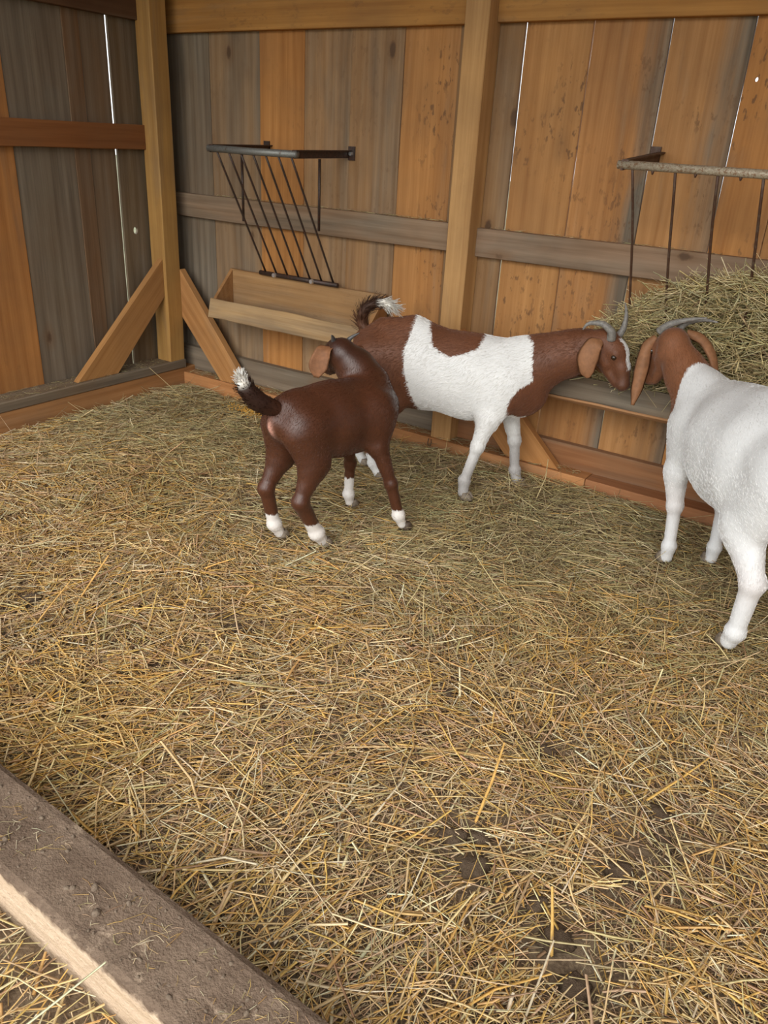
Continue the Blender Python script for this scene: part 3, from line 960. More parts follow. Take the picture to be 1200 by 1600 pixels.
low = tv[border].copy(); low[:, 2] = -0.06
base = len(tv)
m = len(border)
fs = np.array([(border[k], base + k, base + (k + 1) % m, border[(k + 1) % m]) for k in range(m)])
me = mesh_np('threshold_beam', np.concatenate([tv, low]), np.concatenate([ft, fs]), smooth=False)
k = NT('muddy_beam')
tc = k.n('ShaderNodeTexCoord'); P = tc.outputs['Object']
g1 = k.noise(k.mapping(P, (2.0, 60, 60)), 1.0, 4, 0.6)
g2 = k.noise(k.mapping(P, (60, 60, 60)), 1.0, 4, 0.65)
wood = k.mix(k.rng(g1, 0.3, 0.7), (0.50, 0.36, 0.235), (0.70, 0.53, 0.38))
wood = k.mix(k.rng(g2, 0.5, 0.75, 0, 0.4), wood, (0.33, 0.21, 0.13))
md = k.mix(k.rng(k.noise(P, 9, 4, 0.65), 0.35, 0.65), (0.138, 0.090, 0.060), (0.212, 0.146, 0.100))
md = k.mix(k.rng(k.noise(P, 70, 4, 0.7), 0.45, 0.7, 0, 0.55), md, (0.10, 0.066, 0.044))
sp = k.n('ShaderNodeSeparateXYZ'); k.l(P, sp.inputs[0])
zz = k.math('ADD', sp.outputs[2], k.rng(k.noise(P, 22, 4, 0.6), 0.2, 0.8, -0.02, 0.02))
k.l(k.mix(k.rng(zz, 0.126, 0.142), wood, md), k.b.inputs['Base Color'])
k.b.inputs['Roughness'].default_value = 0.85
k.b.inputs['Specular IOR Level'].default_value = 0.2
k.bump(k.math('ADD', k.noise(P, 35, 5, 0.7), k.noise(P, 160, 3, 0.6)), 0.9, 0.005)
beam = obj('threshold_beam', me, k.m)
tag(beam, 'heavy threshold beam with a muddy top and pale sawn side, lying across the front', 'beam')
bs = wisps('straw_flecks', 520, ((2.0, by0 + 0.035, bz - 0.001), (4.0, by1 - 0.035, bz + 0.002)), None, None, 18, 0.018, 0.0007, GOLD * 0.7, 0.05, parent=beam)

r = np.random.default_rng(41)
n = 260
cx_ = r.uniform(2.3, 3.75, n); cy_ = r.uniform(by0 + 0.02, by1 - 0.02, n) - 0.031 * (cx_ - 3.0)
bm = bmesh.new()
bmesh.ops.create_icosphere(bm, subdivisions=1, radius=1)
tv = np.array([v.co[:] for v in bm.verts]); tf = np.array([[v.index for v in f.verts] for f in bm.faces]); bm.free()
cr = np.clip(r.lognormal(math.log(0.0028), 0.5, n), 0.0014, 0.010)
V = tv[None] * (cr[:, None] * r.uniform(0.6, 1.3, (n, 3)))[:, None] * r.uniform(0.8, 1.2, (n, len(tv), 1)) + np.stack([cx_, cy_, np.full(n, bz)], -1)[:, None]
cm = mesh_np('mud_crumbs', V.reshape(-1, 3), None, (np.arange(n)[:, None, None] * len(tv) + tf[None]).reshape(-1, 3))
mc = obj('mud_crumbs', cm, MUD, beam)
mc['kind'] = 'stuff'

# ------------------------------------------------------------------ goats
import openvdb


def smin(a, b, k):
    h = np.clip(0.5 + 0.5 * (b - a) / k, 0, 1)
    return b * (1 - h) + a * h - k * h * (1 - h)


class Sculpt:
    """A continuous body grown from blended tapered limbs on a distance grid. Points are (s forward, l to its right, z up)."""

    def __init__(self, lo, hi, vox=0.006):
        self.lo, self.vox = np.array(lo, float), vox
        self.n = np.ceil((np.array(hi) - self.lo) / vox).astype(int) + 1
        self.d = np.full(self.n, 0.3, np.float32)

    def _box(self, lo, hi):
        a = np.clip(np.floor((lo - self.lo) / self.vox).astype(int), 0, self.n)
        b = np.clip(np.ceil((hi - self.lo) / self.vox).astype(int) + 1, 0, self.n)
        sl = tuple(slice(x, y) for x, y in zip(a, b))
        ax = [self.lo[i] + self.vox * np.arange(a[i], b[i]) for i in range(3)]
        return sl, np.meshgrid(*ax, indexing='ij')

    def cone(self, a, b, ra, rb, k=0.03, flat=1.0):
        """Round cone; flat < 1 narrows it sideways."""
        a, b = np.array(a, float), np.array(b, float)
        m = max(ra, rb) + k + 0.03
        sl, (X, Y, Z) = self._box(np.minimum(a, b) - m, np.maximum(a, b) + m)
        if X.size == 0: return
        f = np.array([1, 1 / flat, 1])
        a2, b2 = a * f, b * f
        ba = b2 - a2
        px, py, pz = X - a2[0], Y / flat - a2[1], Z - a2[2]
        h = np.clip((px * ba[0] + py * ba[1] + pz * ba[2]) / max(ba @ ba, 1e-9), 0, 1)
        d = np.sqrt((px - h * ba[0]) ** 2 + (py - h * ba[1]) ** 2 + (pz - h * ba[2]) ** 2) - (ra + (rb - ra) * h)
        self.d[sl] = smin(self.d[sl], d.astype(np.float32), k)

    def chain(self, pts, k=0.02, flat=1.0):
        for p, q in zip(pts[:-1], pts[1:]):
            self.cone(p[:3], q[:3], p[3], q[3], k, flat)

    def ball(self, c, r, k=0.03):
        """Ellipsoid with radii r."""
        c, r = np.array(c, float), np.array(r, float)
        sl, (X, Y, Z) = self._box(c - r - k - 0.02, c + r + k + 0.02)
        if X.size == 0: return
        q = np.sqrt(((X - c[0]) / r[0]) ** 2 + ((Y - c[1]) / r[1]) ** 2 + ((Z - c[2]) / r[2]) ** 2)
        q2 = np.sqrt(((X - c[0]) / r[0] ** 2) ** 2 + ((Y - c[1]) / r[1] ** 2) ** 2 + ((Z - c[2]) / r[2] ** 2) ** 2)
        d = q * (q - 1) / np.maximum(q2, 1e-6)
        self.d[sl] = smin(self.d[sl], d.astype(np.float32), k)

    def mesh(self, name):
        g = openvdb.FloatGrid()
        g.background = 0.3
        g.copyFromArray(np.ascontiguousarray(self.d))
        pts, quads = g.convertToQuads(isovalue=0.0)
        pts = np.array(pts) * self.vox + self.lo
        pts[:, 1] *= -1                                     # to blender's left-positive Y
        quads = np.array(quads)
        # make the faces look outward
        v = pts[quads]
        vol = np.einsum('ij,ij->i', v[:, 0], np.cross(v[:, 1], v[:, 2])).sum()
        if vol < 0: quads = quads[:, ::-1]
        return mesh_np(name, pts, quads), np.stack([pts[:, 0], -pts[:, 1], pts[:, 2]], -1)


def sd_poly(px, py, poly):
    """Signed distance to a polygon, positive inside."""
    poly = np.array(poly, float)
    d = np.full(px.shape, 1e9); s = np.ones(px.shape)
    n = len(poly)
    for i in range(n):
        a, b = poly[i], poly[i - 1]
        e = b - a
        wx, wy = px - a[0], py - a[1]
        t = np.clip((wx * e[0] + wy * e[1]) / (e @ e), 0, 1)
        d = np.minimum(d, (wx - e[0] * t) ** 2 + (wy - e[1] * t) ** 2)
        c1, c2, c3 = py >= a[1], py < b[1], e[0] * wy > e[1] * wx
        flip = (c1 & c2 & c3) | (~c1 & ~c2 & ~c3)
        s = np.where(flip, -s, s)
    return np.sqrt(d) * -s


class Head:
    """Local frame of a head: F forward to the nose, U up out of the skull, R to its right."""

    def __init__(self, poll, F, upv, scale):
        self.p = np.array(poll, float)
        self.F = np.array(F, float); self.F /= np.linalg.norm(self.F)
        u = np.array(upv, float); u -= self.F * (u @ self.F); self.U = u / np.linalg.norm(u)
        self.R = np.cross(self.F, self.U)          # (s,l,z) is left-handed with l to the right
        self.R = -self.R if False else self.R
        self.k = scale

    def at(self, f, u, r):
        return self.p + (self.F * f + self.U * u + self.R * r) * self.k

    def sculpt(self, S):
        k = self.k
        at = self.at
        S.cone(at(0.01, -0.035, 0), at(0.07, -0.022, 0), 0.058 * k, 0.052 * k, 0.02)          # skull
        S.cone(at(0.06, -0.018, 0), at(0.135, -0.032, 0), 0.047 * k, 0.036 * k, 0.02)         # roman nose
        S.cone(at(0.135, -0.034, 0), at(0.205, -0.062, 0), 0.035 * k, 0.027 * k, 0.015)       # muzzle
        S.cone(at(0.205, -0.070, -0.012), at(0.205, -0.070, 0.012), 0.022 * k, 0.022 * k, 0.012)
        S.cone(at(0.02, -0.085, 0), at(0.18, -0.090, 0), 0.040 * k, 0.020 * k, 0.02)          # jaw
        for r in (-1, 1):
            S.cone(at(0.035, -0.075, 0.03 * r), at(0.09, -0.075, 0.024 * r), 0.030 * k, 0.02 * k, 0.02)   # cheek
            S.cone(at(0.072, -0.012, 0.040 * r), at(0.082, -0.016, 0.041 * r), 0.018 * k, 0.016 * k, 0.01)  # brow


EYE = make_plain('goat_eye', (0.03, 0.018, 0.01), 0.12, 0.6, 0.2)
HORNM = make_plain('horn', (0.20, 0.185, 0.165), 0.45, 0.4, 0.35, 90)
HORND = make_plain('dark_horn', (0.075, 0.07, 0.068), 0.4, 0.4, 0.35, 90)
HOOFM = make_plain('hoof', (0.20, 0.16, 0.12), 0.55, 0.3, 0.4, 80)
HOOFD = make_plain('dark_hoof', (0.085, 0.06, 0.042), 0.55, 0.3, 0.4, 80)


def B(p):
    return (p[0], -p[1], p[2])


def horn(parent, pts, r0, mat, label=None):
    """Tapered ringed horn through points (s,l,z), smoothed."""
    P = [Vector(B(p)) for p in pts]
    path = []
    for i in range(len(P) - 1):
        p0, p1, p2, p3 = P[max(i - 1, 0)], P[i], P[i + 1], P[min(i + 2, len(P) - 1)]
        for j in range(6):
            t = j / 6
            path.append(0.5 * ((2 * p1) + (p2 - p0) * t + (2 * p0 - 5 * p1 + 4 * p2 - p3) * t * t + (3 * p1 - p0 - 3 * p2 + p3) * t ** 3))
    path.append(P[-1])
    n = len(path)
    rad = [max(0.0012, r0 * (1 - 0.86 * (i / (n - 1)) ** 1.2) * (1 + 0.05 * math.sin(i * 2.4))) for i in range(n)]
    o = obj('horn', tube_mesh(path, rad, 10), mat, parent)
    if label: o['label'] = label
    return o


def ear(parent, path, widths, wdirs, mat, curl=0.25, thick=0.005):
    """Hanging ear: a cupped leaf with thickness. path of (s,l,z), half widths, directions of the width."""
    nu = 9
    P = [np.array(p, float) for p in path]
    fine, W, WD = [], [], []
    m = len(P) - 1
    for i in range(m * 4 + 1):
        t = i / 4
        j = min(int(t), m - 1); u = t - j
        p0, p1, p2, p3 = P[max(j - 1, 0)], P[j], P[j + 1], P[min(j + 2, m)]
        fine.append(0.5 * ((2 * p1) + (p2 - p0) * u + (2 * p0 - 5 * p1 + 4 * p2 - p3) * u * u + (3 * p1 - p0 - 3 * p2 + p3) * u ** 3))
        us = u * u * (3 - 2 * u)
        W.append(widths[j] * (1 - us) + widths[j + 1] * us)
        d = np.array(wdirs[j], float) * (1 - u) + np.array(wdirs[j + 1], float) * u
        WD.append(d / np.linalg.norm(d))
    vs = []
    for side in (1, -1):
        for i, p in enumerate(fine):
            T = fine[min(i + 1, len(fine) - 1)] - fine[max(i - 1, 0)]
            T /= np.linalg.norm(T)
            d = WD[i] - T * (WD[i] @ T); d /= np.linalg.norm(d)
            N = np.cross(T, d)
            for k_ in range(nu):
                a = (k_ / (nu - 1) * 2 - 1)
                th = thick * (1 - a * a) ** 0.5 * 0.5
                q = p + d * (W[i] * a) + N * (curl * W[i] * a * a + side * th)
                vs.append(B(q))
    n = len(fine)
    f4 = []
    for s_ in (0, 1):
        o = s_ * n * nu
        for i in range(n - 1):
            for k_ in range(nu - 1):
                q = (o + i * nu + k_, o + i * nu + k_ + 1, o + (i + 1) * nu + k_ + 1, o + (i + 1) * nu + k_)
                f4.append(q if s_ == 0 else q[::-1])
    o = n * nu
    for i in range(n - 1):
        f4.append((i * nu, (i + 1) * nu, o + (i + 1) * nu, o + i * nu))
        f4.append((i * nu + nu - 1, o + i * nu + nu - 1, o + (i + 1) * nu + nu - 1, (i + 1) * nu + nu - 1))
    for k_ in range(nu - 1):
        f4.append((k_, o + k_, o + k_ + 1, k_ + 1))
        e = (n - 1) * nu
        f4.append((e + k_, e + k_ + 1, o + e + k_ + 1, o + e + k_))
    me = mesh_np('ear', vs, f4)
    bm = bmesh.new(); bm.from_mesh(me)
    bmesh.ops.remove_doubles(bm, verts=bm.verts, dist=0.0003)
    bmesh.ops.recalc_face_normals(bm, faces=bm.faces)
    bm.to_mesh(me); bm.free()
    me.polygons.foreach_set('use_smooth', np.full(len(me.polygons), True))
    return obj('ear', me, mat, parent)


def hoof(parent, toe, heading, size, mat, tilt=0.0):
    """Cloven hoof: two wedge toes side by side in one mesh. toe = (s,l,z) of the foot's middle on the ground."""
    hx, hl = math.cos(heading), math.sin(heading)
    bm = bmesh.new()
    for side in (-1, 1):
        rings = []
        for (zz, f0, f1, w) in ((0.0, -0.62, 1.08, 0.40), (0.32, -0.56, 0.95, 0.39), (0.72, -0.46, 0.70, 0.35), (1.0, -0.35, 0.45, 0.27)):
            ring = []
            for i in range(10):
                a = 2 * math.pi * i / 10
                fx = (f0 + f1) / 2 + (f1 - f0) / 2 * math.cos(a)
                taper = 1 - 0.45 * max(0, math.cos(a)) ** 2
                wy = side * 0.44 + w * taper * math.sin(a) - side * 0.10 * max(0, math.cos(a))
                s_ = (fx * hx - wy * hl) * size
                l_ = (fx * hl + wy * hx) * size
                ring.append(bm.verts.new(B((toe[0] + s_, toe[1] + l_, toe[2] + zz * size * 0.95))))
            rings.append(ring)
        for a, b in zip(rings[:-1], rings[1:]):
            for i in range(10):
                bm.faces.new((a[i], a[(i + 1) % 10], b[(i + 1) % 10], b[i]))
        bm.faces.new(rings[0]); bm.faces.new(rings[-1])
    return obj('hoof', bm_mesh('hoof', bm, True), mat, parent)


def tail(parent, pts, mat, hairs, hl, seed, root=(0.10, 0.045, 0.02), tipcol=(0.85, 0.82, 0.76), dark=(0.07, 0.028, 0.014), tip_at=0.7, hr=0.0011, droop=-0.2):
    """Tail: tapered core with tufts of hair, a white tip."""
    P = [Vector(B(p[:3])) for p in pts]
    core, rad = [], []
    for i in range(len(P) - 1):
        p0, p1, p2, p3 = P[max(i - 1, 0)], P[i], P[i + 1], P[min(i + 2, len(P) - 1)]
        for j in range(6):
            t = j / 6
            core.append(0.5 * ((2 * p1) + (p2 - p0) * t + (2 * p0 - 5 * p1 + 4 * p2 - p3) * t * t + (3 * p1 - p0 - 3 * p2 + p3) * t ** 3))
            rad.append(pts[i][3] * (1 - t) + pts[i + 1][3] * t)
    core.append(P[-1]); rad.append(pts[-1][3])
    me = tube_mesh(core, rad, 12)
    n = len(core)
    tt = np.concatenate([np.repeat(np.arange(n) / (n - 1), 12), [0, 1]])
    w = np.clip((tt - tip_at + 0.04) / 0.08, 0, 1)[:, None]
    rt_ = np.clip(1.25 - tt / 0.4, 0, 1)[:, None]
    c = (np.array(dark) * (1 - rt_) + np.array(root) * rt_) * (1 - w) + np.array(tipcol) * w
    color_attr(me, 'col', c)
    o = obj('tail', me, mat, parent)
    r = np.random.default_rng(seed)
    ii_ = r.integers(2, n - 1, hairs)
    C, Dd, cc, Ln = [], [], [], []
    for i in ii_:
        T = (core[min(i + 1, n - 1)] - core[max(i - 1, 0)]).normalized()
        v = Vector(r.normal(0, 1, 3)); v = (v - T * v.dot(T)).normalized()
        d = (T * r.uniform(0.55, 1.0) + v * r.uniform(0.2, 0.55) + Vector((0, 0, droop * r.uniform(0, 1)))).normalized()
        L_ = hl * r.uniform(0.6, 1.15)
        st = core[i] + v * rad[i] * 0.75
        C.append(st + d * L_ * 0.5); Dd.append(d); Ln.append(L_)
        u = i / (n - 1)
        base = np.array(tipcol) if u + r.normal(0, .03) > tip_at else (np.array(dark) if u > 0.25 else np.array(root))
        cc.append(base * r.uniform(0.7, 1.25))
    hb = stalks(np.array([tuple(v) for v in C]), np.array([tuple(v) for v in Dd]), np.array(Ln), np.full(hairs, hr), np.zeros((hairs, 3)), np.clip(np.array(cc), 0, 0.9), 'tail_hair', mat, o)
    hb['kind'] = 'stuff'
    return o


HAIR = make_straw('hair', 0.6)


def place(o, hind, fore):
    h, f_ = Vector((*hind, 0)), Vector((*fore, 0))
    d = (f_ - h).normalized()
    o.matrix_world = Matrix(((d.x, -d.y, 0, h.x), (d.y, d.x, 0, h.y), (0, 0, 1, 0), (0, 0, 0, 1)))


def coat_attr(me, R, G, Bk):
    color_attr(me, 'coat', np.stack([np.clip(R * 10 + 0.5, 0, 1), np.clip(G, 0, 1), np.clip(Bk, 0, 1)], -1))


def eyes(parent, H, mat=EYE):
    for r in (-1, 1):
        bm = bmesh.new()
        bmesh.ops.create_uvsphere(bm, u_segments=12, v_segments=8, radius=0.0125 * H.k)
        o = obj('eye', bm_mesh('eye', bm, True), mat, parent)
        o.location = B(H.at(0.086, -0.024, 0.050 * r))


def leg_front(S, sh, el, kn, fe, to, k=1.0, c=1.0):
    """shoulder, elbow, knee, fetlock, toe"""
    S.cone(sh, el, 0.085 * k, 0.052 * k, 0.065, 0.62)
    S.cone(el, kn, 0.043 * k, 0.026 * k, 0.025)
    S.cone(kn, kn, 0.0295 * k, 0.0295 * k, 0.015)
    S.cone(kn, fe, 0.0235 * k * c, 0.0205 * k * c, 0.015)
    S.cone(fe, fe, 0.0255 * k * c, 0.0255 * k * c, 0.012)
    S.cone(fe, to, 0.0235 * k * c, 0.022 * k, 0.012)


def leg_hind(S, hip, st, ho, fe, to, k=1.0, c=1.0):
    """hip, stifle, hock, fetlock, toe"""
    S.cone(hip, st, 0.115 * k, 0.075 * k, 0.05, 0.62)
    S.cone(st, ho, 0.062 * k, 0.030 * k, 0.03, 0.85)
    S.cone(ho, ho, 0.031 * k, 0.031 * k, 0.018)
    S.cone(ho, fe, 0.026 * k * c, 0.021 * k * c, 0.018)
    S.cone(fe, fe, 0.026 * k * c, 0.026 * k * c, 0.012)
    S.cone(fe, to, 0.0235 * k * c, 0.0225 * k, 0.012)


FURM = NT('fur')
_at = FURM.n('ShaderNodeAttribute', attribute_name='col')
FURM.l(_at.outputs['Color'], FURM.b.inputs['Base Color'])
FURM.b.inputs['Roughness'].default_value = 0.45
FURM.b.inputs['Specular IOR Level'].default_value = 0.35
FURM = FURM.m


def fur(parent, N, length, radius, cols, seed, lift=0.28, cut=None):
    """Short lying hair grown from the body's surface, as hair curves."""
    me = parent.data
    r = np.random.default_rng(seed)
    nv, npoly = len(me.vertices), len(me.polygons)
    co = np.empty(nv * 3, np.float32); me.vertices.foreach_get('co', co); co = co.reshape(-1, 3)
    no = np.empty(nv * 3, np.float32); me.vertices.foreach_get('normal', no); no = no.reshape(-1, 3)
    at = np.empty(nv * 4, np.float32); me.color_attributes['coat'].data.foreach_get('color', at); at = at.reshape(-1, 4)
    ls = np.empty(len(me.loops), np.int32); me.loops.foreach_get('vertex_index', ls)
    st = np.empty(npoly, np.int32); me.polygons.foreach_get('loop_start', st)
    tri = np.stack([ls[st], ls[st + 1], ls[st + 2]], -1)
    ar = np.linalg.norm(np.cross(co[tri[:, 1]] - co[tri[:, 0]], co[tri[:, 2]] - co[tri[:, 0]]), axis=1)
    f = r.choice(npoly, N, p=ar / ar.sum())
    u, v = r.uniform(0, 1, N), r.uniform(0, 1, N)
    t = tri[f]
    mixv = lambda A: A[t[:, 0]] + (A[t[:, 1]] - A[t[:, 0]]) * u[:, None] + (A[t[:, 2]] - A[t[:, 0]]) * v[:, None]
    p, nn, c = mixv(co), mixv(no), mixv(at)
    nn /= np.linalg.norm(nn, axis=1, keepdims=True)
    flow = np.stack([np.where(p[:, 2] < 0.36, -0.15, -0.8), np.zeros(N), np.where(p[:, 2] < 0.36, -1.0, -0.55)], -1)
    wob = np.stack([np.sin(p[:, 0] * 31 + p[:, 2] * 17), np.sin(p[:, 0] * 23 - p[:, 2] * 29 + 1), np.sin(p[:, 2] * 37 + p[:, 0] * 11)], -1)
    flow = flow + 0.22 * wob + r.normal(0, 0.16, (N, 3))
    tg = flow - nn * (flow * nn).sum(1, keepdims=True)
    tg /= np.maximum(np.linalg.norm(tg, axis=1, keepdims=True), 1e-4)
    L = length * r.uniform(0.55, 1.2, N) * np.where(p[:, 2] < 0.30, 0.6, 1.0)
    if cut is not None:
        L = L * cut(p)
    k1 = np.array([0.0, 0.33, 0.68, 1.0]); kh = np.array([0.0, 0.6, 0.95, 0.9])
    P = p[:, None] + tg[:, None] * (L[:, None, None] * k1[None, :, None]) + nn[:, None] * ((L * lift)[:, None, None] * kh[None, :, None]) - nn[:, None] * 0.0012
    hc = bpy.data.hair_curves.new('fur')
    hc.add_curves([4] * N)
    hc.attributes['position'].data.foreach_set('vector', P.astype(np.float32).ravel())
    ra = hc.attributes.get('radius') or hc.attributes.new('radius', 'FLOAT', 'POINT')
    ra.data.foreach_set('value', np.tile(np.array([1.0, 0.9, 0.6, 0.1], np.float32) * radius, N))
    brown = np.clip((c[:, 0] - 0.5) * 60 + 0.5 + r.normal(0, 0.25, N), 0, 1)[:, None]
    wh, br, dk, pkc = [np.array(x) for x in cols]
    col = wh * (1 - brown) + br * brown
    col = col * (1 - c[:, 1:2]) + dk * c[:, 1:2]
    col = col * (1 - c[:, 2:3]) + pkc * c[:, 2:3]
    col = np.clip(col * r.uniform(0.80, 1.12, (N, 1)), 0, 0.92)
    ca = hc.attributes.new('col', 'FLOAT_COLOR', 'CURVE')
    ca.data.foreach_set('color', np.concatenate([col, np.ones((N, 1))], 1).astype(np.float32).ravel())
    hc.materials.append(FURM)
    o = bpy.data.objects.new('fur', hc)
    link(o, parent)
    o['kind'] = 'stuff'
    return o


# ---- the brown kid
S = Sculpt((-0.36, -0.36, -0.01), (0.62, 0.30, 0.98), 0.0055)
S.cone((-0.02, 0, 0.560), (0.14, 0, 0.540), 0.112, 0.140, 0.06, 0.88)           # rump to belly
S.cone((0.14, 0, 0.530), (0.32, 0, 0.535), 0.150, 0.140, 0.06, 0.86)            # belly to chest
S.cone((0.32, 0, 0.54), (0.42, -0.01, 0.535), 0.135, 0.088, 0.05, 0.78)         # chest
S.cone((0.0, 0, 0.635), (0.30, 0, 0.625), 0.045, 0.055, 0.06)                   # back line
S.cone((-0.06, 0, 0.60), (-0.10, 0, 0.57), 0.075, 0.055, 0.05, 0.8)             # pin bones
S.cone((0.22, 0, 0.43), (0.36, 0, 0.44), 0.06, 0.065, 0.06, 0.8)                # brisket
leg_hind(S, (-0.02, 0.075, 0.53), (0.000, 0.088, 0.40), (-0.068, 0.088, 0.245), (0.018, 0.086, 0.080), (0.052, 0.085, 0.030), 0.98, 1.36)
leg_hind(S, (-0.03, -0.075, 0.53), (-0.035, -0.088, 0.40), (-0.120, -0.088, 0.255), (-0.082, -0.086, 0.080), (-0.055, -0.085, 0.030), 0.98, 1.25)
leg_front(S, (0.34, 0.085, 0.55), (0.325, 0.104, 0.415), (0.378, 0.138, 0.240), (0.42, 0.155, 0.085), (0.440, 0.160, 0.035), 0.92, 1.22)
leg_front(S, (0.34, -0.085, 0.55), (0.33, -0.125, 0.405), (0.385, -0.160, 0.235), (0.388, -0.168, 0.075), (0.398, -0.170, 0.030), 0.92, 1.15)
kp = np.array((0.292, -0.135, 0.815))
KH = Head(kp, (0.22, -0.92, -0.50), (0.1, -0.3, 1.0), 0.92)
S.chain([(0.38, -0.02, 0.560, 0.100), (0.375, -0.050, 0.640, 0.086), (0.335, -0.090, 0.715, 0.074), (*KH.at(0.005, -0.055, 0), 0.056)], 0.045)
KH.sculpt(S)
me, Q = S.mesh('goat_kid')
s, l, z = Q[:, 0], Q[:, 1], Q[:, 2]
# white socks: signed distance into the brown coat
front = s > 0.2
sock = np.where(front, np.where(l > 0, 0.115, 0.165), 0.135)
R = z - sock
G = 0.35 * np.clip((0.66 - z) * -6, 0, 1) + np.clip((z - 0.72) * 6, 0, 0.35)
pk = np.exp(-(((s + 0.155) / 0.03) ** 2 + (l / 0.016) ** 2 + ((z - 0.55) / 0.035) ** 2)) * 1.2
coat_attr(me, R, G, pk)
KCOAT = make_coat('kid_coat', (0.80, 0.75, 0.70), (0.080, 0.026, 0.011), (0.030, 0.011, 0.007), 0.40, 0.5, 0.04)
kid = obj('goat_kid', me, KCOAT)
place(kid, (2.126, -1.335), (2.24, -0.94))
tag(kid, 'small glossy brown goat with white feet and raised tail, head turned away', 'goat', 'goats in the shed')
eyes(kid, KH)
a = KH.at
horn(kid, [a(0.004, 0.006, 0.034), a(-0.022, 0.018, 0.048), a(-0.048, 0.022, 0.064)], 0.012, HORND)
horn(kid, [a(0.004, 0.006, -0.034), a(-0.016, 0.020, -0.052), a(-0.038, 0.032, -0.082)], 0.012, HORND)
EARK = make_plain('kid_ear', (0.22, 0.095, 0.042), 0.6, 0.25, 0.25, 40)
EARB = make_plain('goat_ear', (0.255, 0.118, 0.055), 0.6, 0.25, 0.22, 40)
for sg in (-1, 1):
    e0 = a(-0.005, -0.025, 0.050 * sg)
    out = KH.R * sg
    dn = np.array((0, 0, -1.0))
    wd = KH.F * 0.45 + out * 0.75
    ear(kid, [e0, e0 + out * 0.040 + dn * 0.020, e0 + out * 0.062 + dn * 0.075, e0 + out * 0.070 + dn * 0.125],
        [0.016, 0.036, 0.042, 0.012], [KH.F + out * 0.2 - dn * 0.3, wd - dn * 0.3, wd, wd], EARK, 0.25)
for toe, hd, m_ in (((0.066, 0.085, 0.010), 0.15, HOOFM), ((-0.042, -0.085, 0.010), 0.0, HOOFM), ((0.460, 0.163, 0.012), 0.1, HOOFD), ((0.412, -0.170, 0.010), 0.0, HOOFM)):
    hoof(kid, toe, hd, 0.034, m_)
tail(kid, [(-0.05, 0.0, 0.600, 0.036), (-0.125, 0.0, 0.628, 0.032), (-0.205, 0.0, 0.670, 0.040), (-0.258, 0.0, 0.730, 0.034), (-0.283, 0.0, 0.785, 0.006)], HAIR, 620, 0.030, 4, tip_at=0.83, dark=(0.033, 0.013, 0.008), root=(0.078, 0.026, 0.011))

fur(kid, 30000, 0.013, 0.0007, ((0.80, 0.75, 0.70), (0.085, 0.028, 0.012), (0.030, 0.011, 0.007), (0.62, 0.33, 0.25)), 21, 0.16, lambda p: np.where((p[:, 2] > 0.74), 0.6, 1.0))

# ---- the brown and white goat
S = Sculpt((-0.25, -0.26, -0.01), (1.40, 0.26, 1.02), 0.0065)
S.cone((0.06, 0, 0.645), (0.22, 0, 0.605), 0.150, 0.190, 0.07, 0.76)            # rump
S.cone((0.22, 0, 0.600), (0.50, 0, 0.585), 0.195, 0.195, 0.07, 0.76)            # barrel
S.cone((0.50, 0, 0.580), (0.70, 0, 0.585), 0.186, 0.162, 0.07, 0.70)            # chest
S.cone((0.68, 0, 0.58), (0.76, 0, 0.55), 0.130, 0.100, 0.06, 0.75)
S.cone((0.05, 0, 0.765), (0.20, 0, 0.785), 0.048, 0.050, 0.06)                  # croup
S.cone((0.20, 0, 0.770), (0.42, 0, 0.718), 0.050, 0.046, 0.06)
S.cone((0.42, 0, 0.718), (0.66, 0, 0.738), 0.046, 0.045, 0.06)                  # withers
S.cone((-0.03, 0, 0.68), (-0.05, 0, 0.58), 0.075, 0.075, 0.05, 0.9)
leg_hind(S, (0.03, 0.085, 0.62), (0.12, 0.095, 0.44), (-0.02, 0.08, 0.27), (0.045, 0.07, 0.085), (0.075, 0.068, 0.03), 1.05)
leg_hind(S, (0.01, -0.085, 0.62), (0.02, -0.095, 0.44), (-0.15, -0.08, 0.28), (-0.095, -0.07, 0.09), (-0.06, -0.068, 0.035), 1.05)
leg_front(S, (0.68, 0.10, 0.58), (0.625, 0.125, 0.43), (0.592, 0.138, 0.288), (0.545, 0.14, 0.105), (0.545, 0.141, 0.04), 1.12)
leg_front(S, (0.68, -0.10, 0.58), (0.685, -0.12, 0.42), (0.728, -0.135, 0.255), (0.748, -0.14, 0.095), (0.765, -0.141, 0.035), 1.12)
SH = Head((1.120, 0.015, 0.862), (0.60, 0.22, -0.70), (0.6, 0.1, 0.8), 1.03)
S.chain([(0.70, 0, 0.63, 0.145), (0.82, 0.0, 0.695, 0.108), (0.95, 0.005, 0.755, 0.088), (*SH.at(0.005, -0.055, 0), 0.066)], 0.05, 0.85)
S.cone((0.72, 0, 0.77), (1.0, 0.005, 0.835), 0.03, 0.03, 0.06)                  # crest
SH.sculpt(S)
me, Q = S.mesh('goat')
s, l, z = Q[:, 0], Q[:, 1], Q[:, 2]
hindp = [(-0.4, -0.1), (0.0, 0.0), (0.27, 0.0), (0.275, 0.40), (0.239, 0.498), (0.206, 0.604), (0.192, 0.711), (0.209, 0.789), (0.222, 0.95), (-0.4, 0.95)]
sad = [(0.26, 0.95), (0.265, 0.857), (0.296, 0.799), (0.322, 0.742), (0.371, 0.712), (0.419, 0.703), (0.477, 0.722), (0.536, 0.748), (0.556, 0.80), (0.56, 0.95)]
